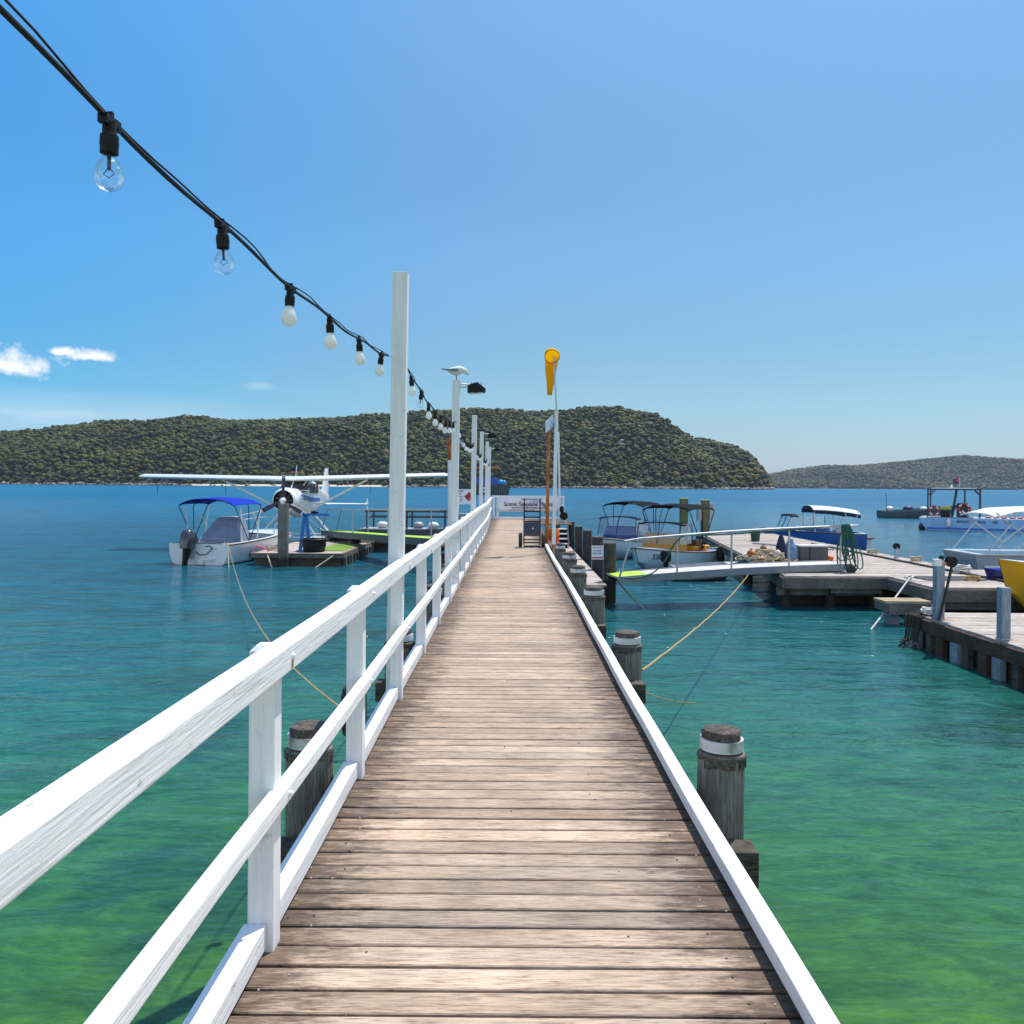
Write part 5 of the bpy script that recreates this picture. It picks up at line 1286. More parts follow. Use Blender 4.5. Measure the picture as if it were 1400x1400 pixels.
# ---- yellow boat with the black covers, and the blue one behind it
def hire_boat(label, loc, rz, m_hull, m_seat, number, L=5.0):
    t = thing('hire_boat', label, 'boat', loc, rz)
    hf, sh = hull(t, L, 2.05, 0.62, 0.96, 0.25, m_hull, m_seat, GEL_PALEBLUE if m_seat is GEL_YELLOW else GEL_WHITE, rail_mat=WOOD_TRIM, floor=0.30)
    screen(t, 3.35, 1.85, 1.0, 1.74, CANVAS_BLACK)
    bimini(t, 0.4, 2.7, 1.95, 0.80, 2.44, CANVAS_BLACK, CANVAS_BLACK, hoops=3, pivot=1.5)
    MB().loft([[(3.05, -0.8, 0.32), (3.05, 0.8, 0.32), (3.0, 0.8, 0.95), (2.85, 0.7, 1.36), (2.85, -0.7, 1.36), (3.0, -0.8, 0.95)], [(2.45, -0.8, 0.32), (2.45, 0.8, 0.32), (2.45, 0.8, 0.95), (2.5, 0.7, 1.38), (2.5, -0.7, 1.38), (2.45, -0.8, 0.95)]]).build('console', m_seat, t, bevel=0.05, seg=3)
    for x in (0.75, 1.7): MB().box((x, 0, 0.78), (0.48, 1.66, 0.16)).build('thwart_seat', m_seat, t, bevel=0.04, seg=3)
    MB().box((1.25, 0.45, 0.86), (0.6, 0.6, 0.45)).build('engine_box', WOOD_TRIM if m_seat is GEL_YELLOW else GEL_WHITE, t, bevel=0.03)
    MB().box((2.35, 0.25, 1.13), (0.10, 0.8, 0.03)).build('white_shelf', GEL_WHITE, t)
    MB().tube([(2.32, 0.25, 1.11), (2.32, 0.25, 0.75)], 0.05, 8).build('shelf_post', GEL_WHITE, t)
    hoopp = [(2.3 + 0.05 * math.cos(a), -0.4 + 0.17 * math.cos(a), 1.1 + 0.17 * math.sin(a)) for a in [2 * math.pi * k / 16 for k in range(16)]]
    MB().tube(hoopp, 0.014, 6, closed=True).build('steering_wheel', BLACK, t)
    if number:
        for s in (1, -1):
            xm, xq = 4.62, 4.05
            y0, y1 = s * (hf(xm / L) + 0.0), s * (hf(xq / L) + 0.0)
            ang_ = math.atan2(y1 - y0, xq - xm)
            zz = 0.60
            text(number, 0.27, 'hull_number', INK_BLUE, t, ((xm + xq) / 2 - 0.1, (y0 + y1) / 2 * 0.965 + s * 0.07, zz), (R(90), 0, ang_ if s > 0 else ang_ + math.pi), sx=0.9)
    MB().tube([(0.6, 0.94, 0.75), (0.1, 0.96, 0.72)], 0.03, 6).build('fender_line', ROPE, t)
    return t
hb = hire_boat('yellow and white half cabin boat with black covers and brown trim, bow towards the gangway', (7.35, 33.6, 0), R(-127), GEL_WHITE, GEL_YELLOW, '338:8')
hb2 = hire_boat('blue and white boat with clear screen and black covers behind the yellow boat', (6.3, 39.3, 0), R(-122), GEL_WHITE, GEL_BLUE, None)
# ---- small aluminium dinghy
d = thing('dinghy', 'small grey aluminium dinghy with black outboard tucked behind the gangway', 'dinghy', (5.3, 28.1, 0), R(5))
hull(d, 2.35, 1.15, 0.46, 0.60, 0.12, ALU, ALU, ALU, cockpit=(0.03, 0.80), floor=0.14, rim=0.05)
for x in (0.6, 1.3): MB().box((x, 0, 0.36), (0.24, 1.0, 0.03)).build('thwart_seat', ALU, d)
outboard(d, -0.02, 0, 0.58, 0.62, 0.0, BLACK)
MB().tube([(0.5, -0.6, 0.46), (1.9, -0.75, 0.50)], 0.02, 6).build('oar', GEL_WHITE, d)
# ---- blue boat with the white bimini beyond the dock
bc = thing('blue_runabout', 'dark blue runabout with white and navy bimini moored side on beyond the wide dock', 'boat', (17.5, 42.2, 0), R(178))
hf, sh = hull(bc, 4.9, 1.95, 0.85, 1.10, 0.25, GEL_BLUE, GEL_BLUE, GEL_WHITE, floor=0.3, rail_mat=RUBBER)
screen(bc, 3.9, 1.7, 1.1, 1.72, CANVAS_BLACK, side=1.6)
ny = 12
for nm, m_, dz in (('bimini_canopy', CANVAS_WHITE, 0.022), ('bimini_lining', CANVAS_NAVY, 0.0)):
    grid = [[(0.35 + 2.3 * i / 8, (-1 + 2 * j / ny) * 0.95, 2.20 + dz - 0.20 * abs(-1 + 2 * j / ny) ** 3 - 0.22 * (1 - i / 8) ** 2) for j in range(ny + 1)] for i in range(9)]
    MB().sheet(grid, 0.018 if dz else 0.17).build(nm, m_, bc, smooth=True, ang=60)
for xx, xb in ((0.45, 0.85), (1.1, 0.9), (2.6, 2.55)):
    for s in (-1, 1): MB().tube([(xb, s * 0.95, 0.85), (xx, s * 0.94, 1.92)], 0.02, 7).build('stay', GEL_WHITE, bc, smooth=True)
MB().box((2.5, 0, 0.85), (1.5, 1.5, 0.7)).build('cabin_front', GEL_BLUE, bc, bevel=0.1, seg=3)
MB().box((1.9, 0, 1.22), (0.9, 0.7, 0.04)).build('white_table', GEL_WHITE, bc)
MB().tube([(1.9, 0, 0.6), (1.9, 0, 1.21)], 0.05, 8).build('table_post', GEL_WHITE, bc)
MB().ball((1.15, 0.2, 0.95), (0.28, 0.3, 0.18)).build('seat_back', GEL_WHITE, bc, smooth=True)
MB().box((-0.22, 0, 0.62), (0.45, 1.4, 0.06)).build('swim_platform', WOOD_TRIM, bc)
MB().box((-0.25, 0, 0.30), (0.36, 0.9, 0.56)).build('stern_drive', GEL_WHITE, bc, bevel=0.04)

# ---- far boats
wb = thing('work_punt', 'long low grey work punt with three small shapes aboard, beyond the pale blue barge', 'boat', (38.6, 88, 0), R(2))
hull(wb, 8.2, 2.2, 0.75, 1.45, 0.2, SLATE, SLATE, SLATE, cockpit=(0.03, 0.8), fine=1.8)
for x, y, m_, s in ((1.0, 0.1, GEL_WHITE, 0.42), (2.9, 0.0, INK_BLUE, 0.52), (4.6, 0.1, GEL_WHITE, 0.40)):
    MB().ball((x, y, 0.98), (s * 0.95, s, s * 0.62)).build('covered_gear', m_, wb, smooth=True)
MB().tube([(0.6, 0, 0.7), (0.55, 0, 2.6)], 0.025, 6).build('whip_aerial', BLACK, wb)
bg_ = thing('dive_barge', 'pale blue barge with steel canopy frame, red life rings and dark blue lettering', 'barge', (36.4, 61.8, 0), R(-30))
MB().loft([[(-5.75, y, 0.95), (-5.6, y, 0.55), (-5.25, y, 0.08), (-4.9, y, -0.3), (8.0, y, -0.3), (8.4, y, 0.2), (8.6, y, 0.95)] for y in (-1.7, 1.7)]).build('hull', GEL_PALEBLUE, bg_, bevel=0.03)
MB().box((1.5, 0, 0.16), (13.4, 3.46, 0.16)).build('boot_top_band', surf('mid_blue_paint', (0.04, 0.22, 0.62), 0.4, scale=3), bg_)
MB().box((1.4, 0, 0.962), (14.2, 3.3, 0.02)).build('deck', GEL_GREY, bg_)
mb = MB()
for y in (-1.62, 1.62):
    mb.tube([(-1.4, y, 1.62), (8.3, y, 1.50)], 0.028, 6)
    for x in (0.5, 3.5, 6.5): mb.tube([(x, y, 0.96), (x, y, 1.6)], 0.025, 6)
mb.build('handrail', METAL, bg_)
fr = surf('dark_frame_steel', (0.06, 0.065, 0.075), 0.5, scale=6)
mb = MB()
for y in (-1.45, 1.45):
    for x in (-5.15, -1.75): mb.box((x, y, 1.98), (0.10, 0.10, 2.06))
    mb.box((-3.45, y, 3.05), (3.5, 0.10, 0.10)); mb.beam((-5.15, y, 2.6), (-4.8, y, 3.0), 0.07, 0.07, up=(0, 1, 0)); mb.beam((-1.75, y, 2.6), (-2.1, y, 3.0), 0.07, 0.07, up=(0, 1, 0))
for y in (-0.5, 0.5): mb.beam((-3.6, y, 0.96), (-3.3, y, 3.0), 0.13, 0.13, up=(0, 1, 0)); mb.box((-2.75, y, 2.2), (0.08, 0.08, 1.7))
mb.build('canopy_frame', fr, bg_)
MB().box((-3.45, 0, 3.13), (2.9, 2.9, 0.07)).build('canopy_roof', GEL_WHITE, bg_, bevel=0.02)
MB().box((-2.9, -0.2, 1.50), (0.75, 1.0, 1.05)).build('wheelhouse_console', fr, bg_, bevel=0.05)
def ringbuoy(par, c, r):
    pts = [(c[0] + r * math.cos(2 * math.pi * k / 20), c[1], c[2] + r * 1.05 * math.sin(2 * math.pi * k / 20)) for k in range(20)]
    b = MB().tube(pts, 0.09, 8, closed=True).build('life_ring', RING_RED, par, smooth=True)
    mb = MB()
    for k in range(4):
        a = math.pi / 4 + math.pi / 2 * k
        mb.box((c[0] + r * math.cos(a), c[1], c[2] + r * 1.05 * math.sin(a)), (0.12, 0.20, 0.20), ry=-a)
    mb.build('white_patch', GEL_WHITE, b)
ringbuoy(bg_, (-4.72, -1.5, 1.45), 0.30); ringbuoy(bg_, (-2.75, -0.85, 1.60), 0.36)
CYL_Y, CYL_B = surf('cylinder_yellow', (0.75, 0.6, 0.08), 0.4, scale=5), surf('cylinder_black', (0.02, 0.02, 0.02), 0.4, scale=5)
for x in (-4.2, -3.98, -3.76):
    MB().lathe([(0.10, 0), (0.11, 0.05), (0.11, 0.42), (0.05, 0.5)], (x, -1.1, 0.97), 10).build('dive_cylinder', CYL_B, bg_, smooth=True)
MB().box((-3.97, -1.1, 1.66), (0.75, 0.3, 0.24)).build('yellow_case', CYL_Y, bg_, bevel=0.06, seg=3)
for q, x, w_ in (('BARRENJOEY', -2.80, 0.52), ('BARGE', -1.62, 0.62), ('HIRE', -0.76, 0.62), ('9974', 0.04, 0.62)):
    text(q, 0.27, 'lettering', INK_BLUE, bg_, (x, -1.712, 0.68), (R(90), 0, 0), sx=w_)
MB().lathe([(0.05, 0.0), (0.14, 0.06), (0.15, 0.2), (0.15, 0.5), (0.12, 0.6), (0.05, 0.64)], (-3.75, -1.87, 0.28), 14).build('hull_fender', GEL_WHITE, bg_, smooth=True)
MB().ball((-5.55, -1.2, 0.22), (0.24, 0.5, 0.32)).build('stern_tyre', RUBBER, bg_, smooth=True)
mb = MB()
for k in range(5): mb.ball((-1.2 + k * 0.5, -1.2, 1.02), (0.18, 0.15, 0.09), 8, 6)
mb.build('coiled_hoses', RING_RED, bg_, smooth=True)['kind'] = 'stuff'
fl_ = MB().plate([(-3.55, 0, 3.42), (-3.15, 0, 3.46), (-3.15, 0, 3.86), (-3.35, 0.04, 3.88), (-3.55, 0, 3.76)], 0.03).build('flag', surf('flag_cloth', (0.06, 0.05, 0.10), 0.8, scale=8), bg_)
MB().plate([(-3.36, -0.04, 3.66), (-3.15, -0.04, 3.64), (-3.15, -0.04, 3.87), (-3.34, 0.0, 3.90)], 0.02).build('red_corner', surf('flag_red', (0.5, 0.05, 0.12), 0.8, scale=8), fl_)
MB().tube([(-3.12, 0, 3.15), (-3.12, 0, 3.95)], 0.022, 6).build('flag_staff', METAL, bg_)
MB().tube([(-3.65, 0.3, 3.15), (-3.65, 0.3, 3.40)], 0.06, 8).build('roof_light', GEL_WHITE, bg_)
# ferry-like work boat beyond the end of the jetty
fy = thing('work_ship', 'distant dark green work ship with blue gear on deck and an orange boom', 'ship', (-8.2, 272, 0), 0)
MB().loft([[(-10, -y, 0), (-10, -y, 3.1), (7.9, -y, 3.3), (6.9, -y, -0.4), (-10, -y, -0.4)] if y > 0 else [(-10, -y, 0), (-10, -y, 3.1), (7.9, -y, 3.3), (6.9, -y, -0.4), (-10, -y, -0.4)] for y in (2.6, -2.6)]).build('hull', GEL_DARK, fy)
mb = MB()
for k in range(7): mb.box((2.6 + k * 0.75, -2.66, 1.5), (0.16, 0.16, 2.9), ry=R(-8))
mb.build('hull_ribs', surf('pale_green_paint', (0.16, 0.2, 0.17), 0.5, scale=3), fy)
for x in (-0.6, 0.6):
    for zz in (1.2, 2.2): MB().box((x, -2.65, zz), (0.8, 0.12, 0.6)).build('window', SIGN_WHITE, fy)
for x in (-4.2, -2.0, 0.0, 2.0): MB().box((x + 0.6, 0, 4.5), (1.9, 3.0, 2.2)).build('blue_skip', surf('skip_blue', (0.05, 0.12, 0.50), 0.5, scale=0.5) if x == -4.2 else bpy.data.materials['skip_blue'], fy, bevel=0.1)
for x, s in ((4.6, 0.95), (5.6, 0.75)): MB().ball((x, -1.5, 4.1), s, 12, 8).build('blue_float', surf('float_blue', (0.03, 0.36, 0.68), 0.4, scale=2) if x == 4.6 else bpy.data.materials['float_blue'], fy, smooth=True)
MB().beam((-6.5, 0, 8.7), (4.3, 0, 9.0), 0.35, 0.5).build('orange_boom', ORANGE, fy)
mb = MB()
for a, b in (((-4, 0, 3.2), (-3.2, 0, 8.8)), ((3.5, 0, 3.2), (1.0, 0, 8.8)), ((3.5, 0, 3.2), (3.0, 0, 8.9))): mb.tube([a, b], 0.12, 6)
mb.build('mast', GEL_DARK, fy)
# dark framed punt on the left between the posts
pf = thing('framed_punt', 'low dark punt with a black steel frame, seen between the light posts on the left', 'boat', (-5.6, 44.5, 0), R(-4))
MB().loft([[(-2.4, -y, 0.75), (-2.1, -y, -0.2), (2.1, -y, -0.2), (2.7, -y, 0.85)] for y in (0.9, -0.9)]).build('hull', SLATE, pf, bevel=0.02)
MB().box((0, 0, 0.80), (4.5, 1.7, 0.04)).build('deck', ALU, pf)
mb = MB()
for x in (-1.9, 0.2, 2.2):
    for y in (-0.75, 0.75): mb.box((x, y, 1.25), (0.09, 0.09, 0.9))
for y in (-0.75, 0.75): mb.box((0.15, y, 1.72), (4.3, 0.09, 0.09)); mb.box((0.15, y, 1.42), (4.3, 0.06, 0.06))
mb.build('steel_frame', fr, pf)
for k, (x, m_) in enumerate(((-1.2, GEL_WHITE), (-0.3, BLACK), (0.7, GEL_GREY), (1.5, GEL_WHITE))): MB().ball((x, -0.2, 0.98), (0.3, 0.3, 0.2)).build('deck_gear', m_, pf, smooth=True)
# grey punt with the white bimini at the right edge
gp = thing('grey_punt', 'grey flat sided punt under a white canopy on thin tube legs at the right edge', 'boat', (16.4, 25.6, 0), R(-2))
MB().loft([[(-2.75, -y, 1.16), (-2.5, -y, -0.2), (3.3, -y, -0.2), (3.8, -y, 1.16)] for y in (1.0, -1.0)]).build('hull', GEL_GREY, gp, bevel=0.02)
MB().box((0.4, 0, 1.175), (6.3, 2.08, 0.03)).build('gunwale', ALU, gp)
MB().box((0.3, -1.03, 0.82), (5.6, 0.05, 0.06)).build('rubbing_strip', GEL_WHITE, gp)
grid = [[(-2.2 + 4.6 * i / 8, (-1 + 2 * j / 12) * 1.05, 2.50 - 0.10 * abs(-1 + 2 * j / 12) ** 2.5 + 0.10 * math.sin(math.pi * i / 8) - (0.12 if i == 0 else 0)) for j in range(13)] for i in range(9)]
MB().sheet(grid, 0.03).build('canopy', CANVAS_WHITE, gp, smooth=True, ang=60)
mb = MB()
for s in (-1, 1):
    for a, b in (((-2.45, 1.17), (-1.75, 2.05)), ((-1.75, 2.05), (-2.15, 2.40)), ((-1.75, 2.05), (-0.9, 1.42)), ((-0.9, 1.42), (0.25, 2.28)), ((-0.9, 1.42), (-1.05, 1.17)), ((0.25, 2.28), (0.0, 2.44)), ((0.25, 2.28), (-0.35, 1.17)), ((0.25, 2.28), (0.75, 1.17)), ((0.25, 2.28), (1.6, 1.5)), ((1.6, 1.5), (2.3, 2.42))):
        mb.tube([(a[0], s * 1.0, a[1]), (b[0], s * 1.0, b[1])], 0.022, 7)
mb.build('canopy_frame', ALU, gp)['kind'] = 'stuff'
mb = MB(); mb.tube([(0.20, -1.0, 2.24), (-0.05, -1.02, 2.12), (-0.22, -1.0, 2.06)], 0.06, 8); mb.build('rolled_cover', CANVAS_WHITE, gp, smooth=True)
# yellow boat at the right edge and the blue one lying behind it
yb = thing('yellow_boat', 'bright yellow boat whose raked bow enters at the right edge above the lower dock', 'boat', (14.6, 18.75, 0.25), R(180))
hull(yb, 3.75, 1.7, 1.02, 1.30, 0.05, GEL_YELLOW, GEL_GREY, GEL_WHITE, fine=2.6, rim=0.06)
for s in (1, -1): text('K 12' if False else '7', 0.30, 'hull_number', INK_BLACK, yb, (2.30, s * 0.74, 0.80), (R(90), 0, R(180) if s > 0 else 0))
bb = thing('blue_boat', 'dark blue boat bow lying on the dock behind the yellow boat', 'boat', (14.35, 20.75, 0.42), R(176))
hull(bb, 2.6, 1.4, 0.55, 0.72, 0.0, surf('deep_blue_gelcoat', (0.012, 0.018, 0.16), 0.35, (0.01, 0.012, 0.10), scale=3, coat=0.3), GEL_GREY, CANVAS_BLUE, fine=2.4)
# ================================================================== DOCKS, GANGWAYS, GEAR
def rope(name, label, a, b, sag, r, m, cat='rope', n_=26, wig=0.0):
    a, b = Vector(a), Vector(b)
    pts = []
    for k in range(n_ + 1):
        s = k / n_
        p = a.lerp(b, s); p.z -= 4 * sag * s * (1 - s)
        p += Vector((wig * math.sin(k * 1.7), wig * math.cos(k * 2.3), 0))
        pts.append(p)
    o = MB().tube(pts, r, 6).build(name, m, None, smooth=True)
    return tag(o, label, cat)
# ---- wide timber dock on the right
DK = 0.85
dk = thing('timber_dock', 'wide pale bleached timber dock standing on dark piles on the right', 'dock', (9.8, 30, 0))
mb = MB(); y = 19.25
while y < 41.0:
    x0 = 9.65 if y < 21.6 else 7.0 + (y - 21.6) * 0.115
    x1 = 14.2 if y < 23.5 else 12.75
    mb.box(((x0 + x1) / 2 + rr.uniform(-0.02, 0.02), y, DK - 0.025 + rr.uniform(-0.004, 0.004)), (x1 - x0, 0.140, 0.05), tint=rr.uniform(0.82, 1.1), rx=rr.uniform(-0.006, 0.006)); y += 0.147
mb.build('deck', PALE_DECK, dk, world=True, tint=True)
mb = MB()
mb.beam((7.0, 21.52, DK - 0.19), (9.7, 21.52, DK - 0.19), 0.09, 0.27); mb.beam((9.62, 19.18, DK - 0.19), (9.62, 21.55, DK - 0.19), 0.09, 0.27); mb.beam((9.6, 19.16, DK - 0.19), (14.2, 19.16, DK - 0.19), 0.09, 0.27)
mb.beam((6.98, 21.5, DK - 0.19), (9.2, 41.0, DK - 0.19), 0.09, 0.27); mb.beam((12.7, 23.5, DK - 0.19), (12.7, 41, DK - 0.19), 0.09, 0.27)
mb.build('fascia_beam', GREY_BEAM, dk, world=True)
mb = MB()
mb.beam((6.9, 21.85, 0.42), (9.6, 21.85, 0.42), 0.14, 0.2); mb.beam((9.9, 19.4, 0.42), (14.2, 19.4, 0.42), 0.14, 0.2); mb.beam((8.2, 21.6, 0.46), (9.5, 21.6, 0.46), 0.06, 0.12)
mb.build('lower_beam', GREY_BEAM, dk, world=True)
mb = MB(); mb.span((7.3, 22.6, -0.5), (12.3, 22.8, DK - 0.1)); mb.span((10.0, 20.3, -0.5), (14.1, 20.5, DK - 0.1))
mb.build('back_baffle', DARK_BEAM, dk, world=True)
for x, y_ in ((7.15, 21.9), (8.3, 21.9), (9.45, 21.9), (9.9, 19.6), (11.2, 19.6), (12.6, 19.6), (13.9, 19.6), (7.6, 27), (8.2, 33), (8.9, 40), (12.4, 27), (12.4, 33), (12.4, 40)):
    MB().lathe([(0.15, -2.5), (0.145, DK - 0.08)], (x, y_, 0), 14, wob=0.02).build('pile', PILE_DARK, dk, world=True, smooth=True)
# fender step fixed at the corner
stp = thing('fender_step', 'tan timber step standing on two blue grey piles at the dock corner', 'step', (9.15, 19.6, 0))
MB().add([], [])
mb = MB()
for k in range(4): mb.box((8.95, 19.02 + 0.155 * k, 0.53), (1.05, 0.145, 0.06))
mb.build('tread', STEP_WOOD, stp, world=True)
mb = MB(); mb.span((8.45, 18.94, 0.32), (8.52, 19.56, 0.498)); mb.span((8.5, 18.92, 0.26), (9.5, 18.99, 0.49)); mb.build('apron', GREY_BEAM, stp, world=True)
for x in (8.72, 9.2): MB().box((x, 19.28, -0.7), (0.24, 0.24, 2.4)).build('pile', BLUE_POST, stp, world=True)
# ---- lower dock in the right foreground
ldk = thing('lower_dock', 'low pale planked dock with rusty brown side in the right foreground', 'dock', (10.5, 13, 0))
mb = MB(); x = 8.52
y = 9.0
while y < 16.9:
    mb.box((11.1 + rr.uniform(-0.01, 0.01), y, 0.595 + rr.uniform(-0.003, 0.003)), (6.2, 0.186, 0.05), tint=rr.uniform(0.85, 1.08)); y += 0.194
mb.build('deck', PALE_DECK, ldk, world=True, tint=True)
RUSTY_BEAM = wood('rusty_brown_timber', (0.14, 0.075, 0.05), (0.085, 0.045, 0.032), (0.03, 0.02, 0.016), grain=(6, 1.2, 6))
mb = MB(); mb.span((7.94, 8.9, 0.34), (8.02, 16.92, 0.572)); mb.span((7.94, 16.92, 0.34), (14.2, 17.0, 0.572))
mb.build('fascia_beam', RUSTY_BEAM, ldk, world=True)
y = 9.1; k = 0
while y < 16.8:
    MB().box((7.95, y, -0.6), (0.10, 0.24 if k % 3 else 0.16, 1.88)).build('fender_timber', [DARK_BEAM, BLUE_POST, RUSTY_BEAM][k % 3], ldk, world=True)
    y += 0.40 + 0.12 * (k % 2); k += 1
mb = MB(); mb.span((8.06, 9, -0.6), (8.14, 16.7, 0.55)); mb.span((8.06, 16.7, -0.6), (14.1, 16.8, 0.55)); mb.build('float_side', DARK_BEAM, ldk, world=True)
def square_post(label, x, y_, hw, top):
    t = thing('square_post', label, 'post', (x, y_, 0), 0, 'blue grey square posts on the lower dock')
    MB().box((0, 0, (top - 1.5) / 2), (hw * 2, hw * 2, top + 1.5)).build('shaft', BLUE_POST, t, bevel=0.012)
    MB().box((0, 0, 0.632), (hw * 2.3, hw * 2.3, 0.02)).build('collar', METAL, t)
    return t
square_post('blue grey square post with a reel on top at the corner of the lower dock', 8.13, 16.0, 0.080, 1.66)
square_post('shorter plain blue grey square post near the right edge on the lower dock', 8.14, 13.9, 0.078, 1.48)
rl = thing('rope_reel', 'black rope reel and white pulley block fixed on the square post', 'reel', (8.17, 15.95, 1.67))
MB().lathe([(0.10, -0.05), (0.105, -0.035), (0.06, -0.03), (0.06, 0.03), (0.105, 0.035), (0.10, 0.05)], (0.17, 0, 0.05), 20, axis='Y').build('drum', BLACK, rl, smooth=True)
MB().box((-0.10, 0, 0.03), (0.16, 0.1, 0.14)).build('pulley_block', GEL_WHITE, rl, bevel=0.02)
MB().box((0.02, 0, 0.01), (0.34, 0.05, 0.05)).build('axle_bar', RUST, rl)
MB().ball((-0.02, 0, 0.12), (0.05, 0.04, 0.05), 10, 7).build('knob', BLACK, rl, smooth=True)
rope('dark_strap', 'black strap running from the reel down to the foot of the square post', (8.33, 15.9, 1.66), (8.03, 15.85, 0.50), 0.03, 0.026, RUBBER, 'strap')
# ---- gangway on the right
gw = thing('gangway', 'cambered grey gangway with a single tube handrail leading to the wide dock', 'gangway', (5.8, 22.4, 0))
A0, A1 = Vector((2.62, 21.75, 0.80)), Vector((9.0, 23.0, 1.06))
def gp_(s, side, dz=0.0):
    p = A0.lerp(A1, s); d_ = (A1 - A0); nrm = Vector((-d_.y, d_.x, 0)).normalized()
    p = p + nrm * side; p.z += 0.05 * math.sin(math.pi * s) + dz
    return p
n_ = 24
MB().sheet([[gp_(k / n_, s) for s in (-0.5, 0.5)] for k in range(n_ + 1)], 0.04).build('tread_deck', surf('grey_tread_plate', (0.55, 0.54, 0.52), 0.8, (0.45, 0.44, 0.42), scale=5), gw, world=True)
for s in (-0.53, 0.53):
    q = [gp_(k / n_, s, -0.07) for k in range(n_ + 1)]
    MB().ribbon(q, 0.05, 0.18).build('side_panel', surf('gangway_grey', (0.24, 0.26, 0.28), 0.55, (0.18, 0.20, 0.22), scale=4) if s < 0 else bpy.data.materials['gangway_grey'], gw, world=True)
MB().sheet([[gp_(s, q, 0.006) for q in (-0.49, 0.49)] for s in (0.0, 0.04, 0.09, 0.13)], 0.004).build('lime_end_strip', LIME, gw, world=True)
hr = [gp_(0.02, -0.5, 0.90)] + [gp_(s / 12, -0.5, 0.93 + 0.10 * s / 12) for s in range(1, 13)] + [gp_(1.03, -0.5, 1.03)]
MB().tube(hr, 0.030, 8).build('handrail', METAL, gw, world=True, smooth=True)
MB().tube([gp_(0.0, -0.5, -0.05), gp_(0.05, -0.5, 0.92)], 0.026, 8).build('stanchion', METAL, gw, world=True)
for s in (0.24, 0.47, 0.72, 0.95): MB().tube([gp_(s, -0.5, -0.1), gp_(s, -0.5, 0.93 + 0.1 * s)], 0.026, 8).build('stanchion', METAL, gw, world=True)
MB().lathe([(0.0001, -0.06), (0.12, -0.055), (0.12, 0.055), (0.0001, 0.06)], gp_(0.99, -0.58, -0.12), 14, axis='Y').build('roller', RUBBER, gw, world=True, smooth=True)
# green hose: one run across the gangway, a hank hung on the rail end
pts = [gp_(0.02, -0.56, -0.02), gp_(0.08, -0.62, -0.03), gp_(0.14, -0.60, 0.06), gp_(0.19, -0.56, 0.35), gp_(0.22, -0.53, 0.72), gp_(0.26, -0.52, 0.97), gp_(0.4, -0.52, 0.91), gp_(0.6, -0.52, 0.93), gp_(0.8, -0.52, 0.98), gp_(0.96, -0.5, 1.06)]
fine = []
for i in range(len(pts) - 1):
    for k in range(5): fine.append(pts[i].lerp(pts[i + 1], k / 5))
fine.append(pts[-1])
for _ in range(3): fine = [fine[0]] + [(fine[i - 1] + fine[i] * 2 + fine[i + 1]) / 4 for i in range(1, len(fine) - 1)] + [fine[-1]]
tag(MB().tube(fine, 0.020, 6).build('green_hose', ROPE_G, None, smooth=True), 'green hose rising from the gangway foot and running along its handrail', 'hose')
mb = MB()
for k in range(9):
    s0 = 0.955 + 0.003 * k; dr_ = rr.uniform(0.7, 1.3); w0 = rr.uniform(0.06, 0.15); lean_ = rr.uniform(-0.03, 0.10)
    loop = []
    for q in range(26):
        a = 2 * math.pi * q / 26
        loop.append(gp_(s0, -0.53 - 0.008 * k, 1.07) + Vector((w0 * math.sin(a) * (1.3 - math.cos(a)) * 0.7 + lean_ * (1 - math.cos(a)) * 2, -0.02 * math.sin(a), -dr_ / 2 * (1 - math.cos(a)))))
    mb.tube(loop, 0.017, 6, closed=True)
tag(mb.build('hose_hank', ROPE_G, None, smooth=True), 'hank of dark green hose hung over the end of the gangway handrail', 'hose')
# ---- things on the wide dock
cr_ = thing('dock_crate', 'dark grey storage crate with a pale flat lid in the middle of the dock', 'crate', (9.25, 26.0, DK))
MB().box((0, 0, 0.22), (0.86, 0.6, 0.44)).build('body', CRATE, cr_, bevel=0.015)
MB().box((0, 0, 0.465), (0.92, 0.66, 0.05)).build('lid', surf('pale_lid', (0.55, 0.54, 0.52), 0.7, scale=7), cr_, bevel=0.012)
for x in (-0.14,): MB().box((x, -0.305, 0.22), (0.02, 0.012, 0.42)).build('corner_seam', BLACK, cr_)
tag(MB().ball((0, 0, 0), (0.11, 0.10, 0.09)).build('orange_float', ORANGE, None, smooth=True), 'orange float lying beside the dark grey dock crate', 'float').location = (9.85, 26.0, DK + 0.08)
mb = MB()
for k in range(60):
    a = rr.uniform(0, 6.28); r_ = rr.uniform(0.1, 0.75)
    c = Vector((7.75 + r_ * math.cos(a) * 1.1, 25.7 + r_ * math.sin(a) * 0.7, DK + rr.uniform(0.05, 0.42) * (1.05 - r_)))
    loop = [c + Vector((rr.uniform(0.12, 0.24) * math.cos(b), rr.uniform(0.1, 0.2) * math.sin(b), 0.03 * math.sin(2 * b + k))) for b in [2 * math.pi * q / 12 for q in range(12)]]
    mb.tube(loop, 0.020, 5, closed=True)
tag(mb.build('rope_heap', ROPE, None, smooth=True), 'tangled heap of pale and brown ropes left of the dock crate', 'ropes', kind='stuff')
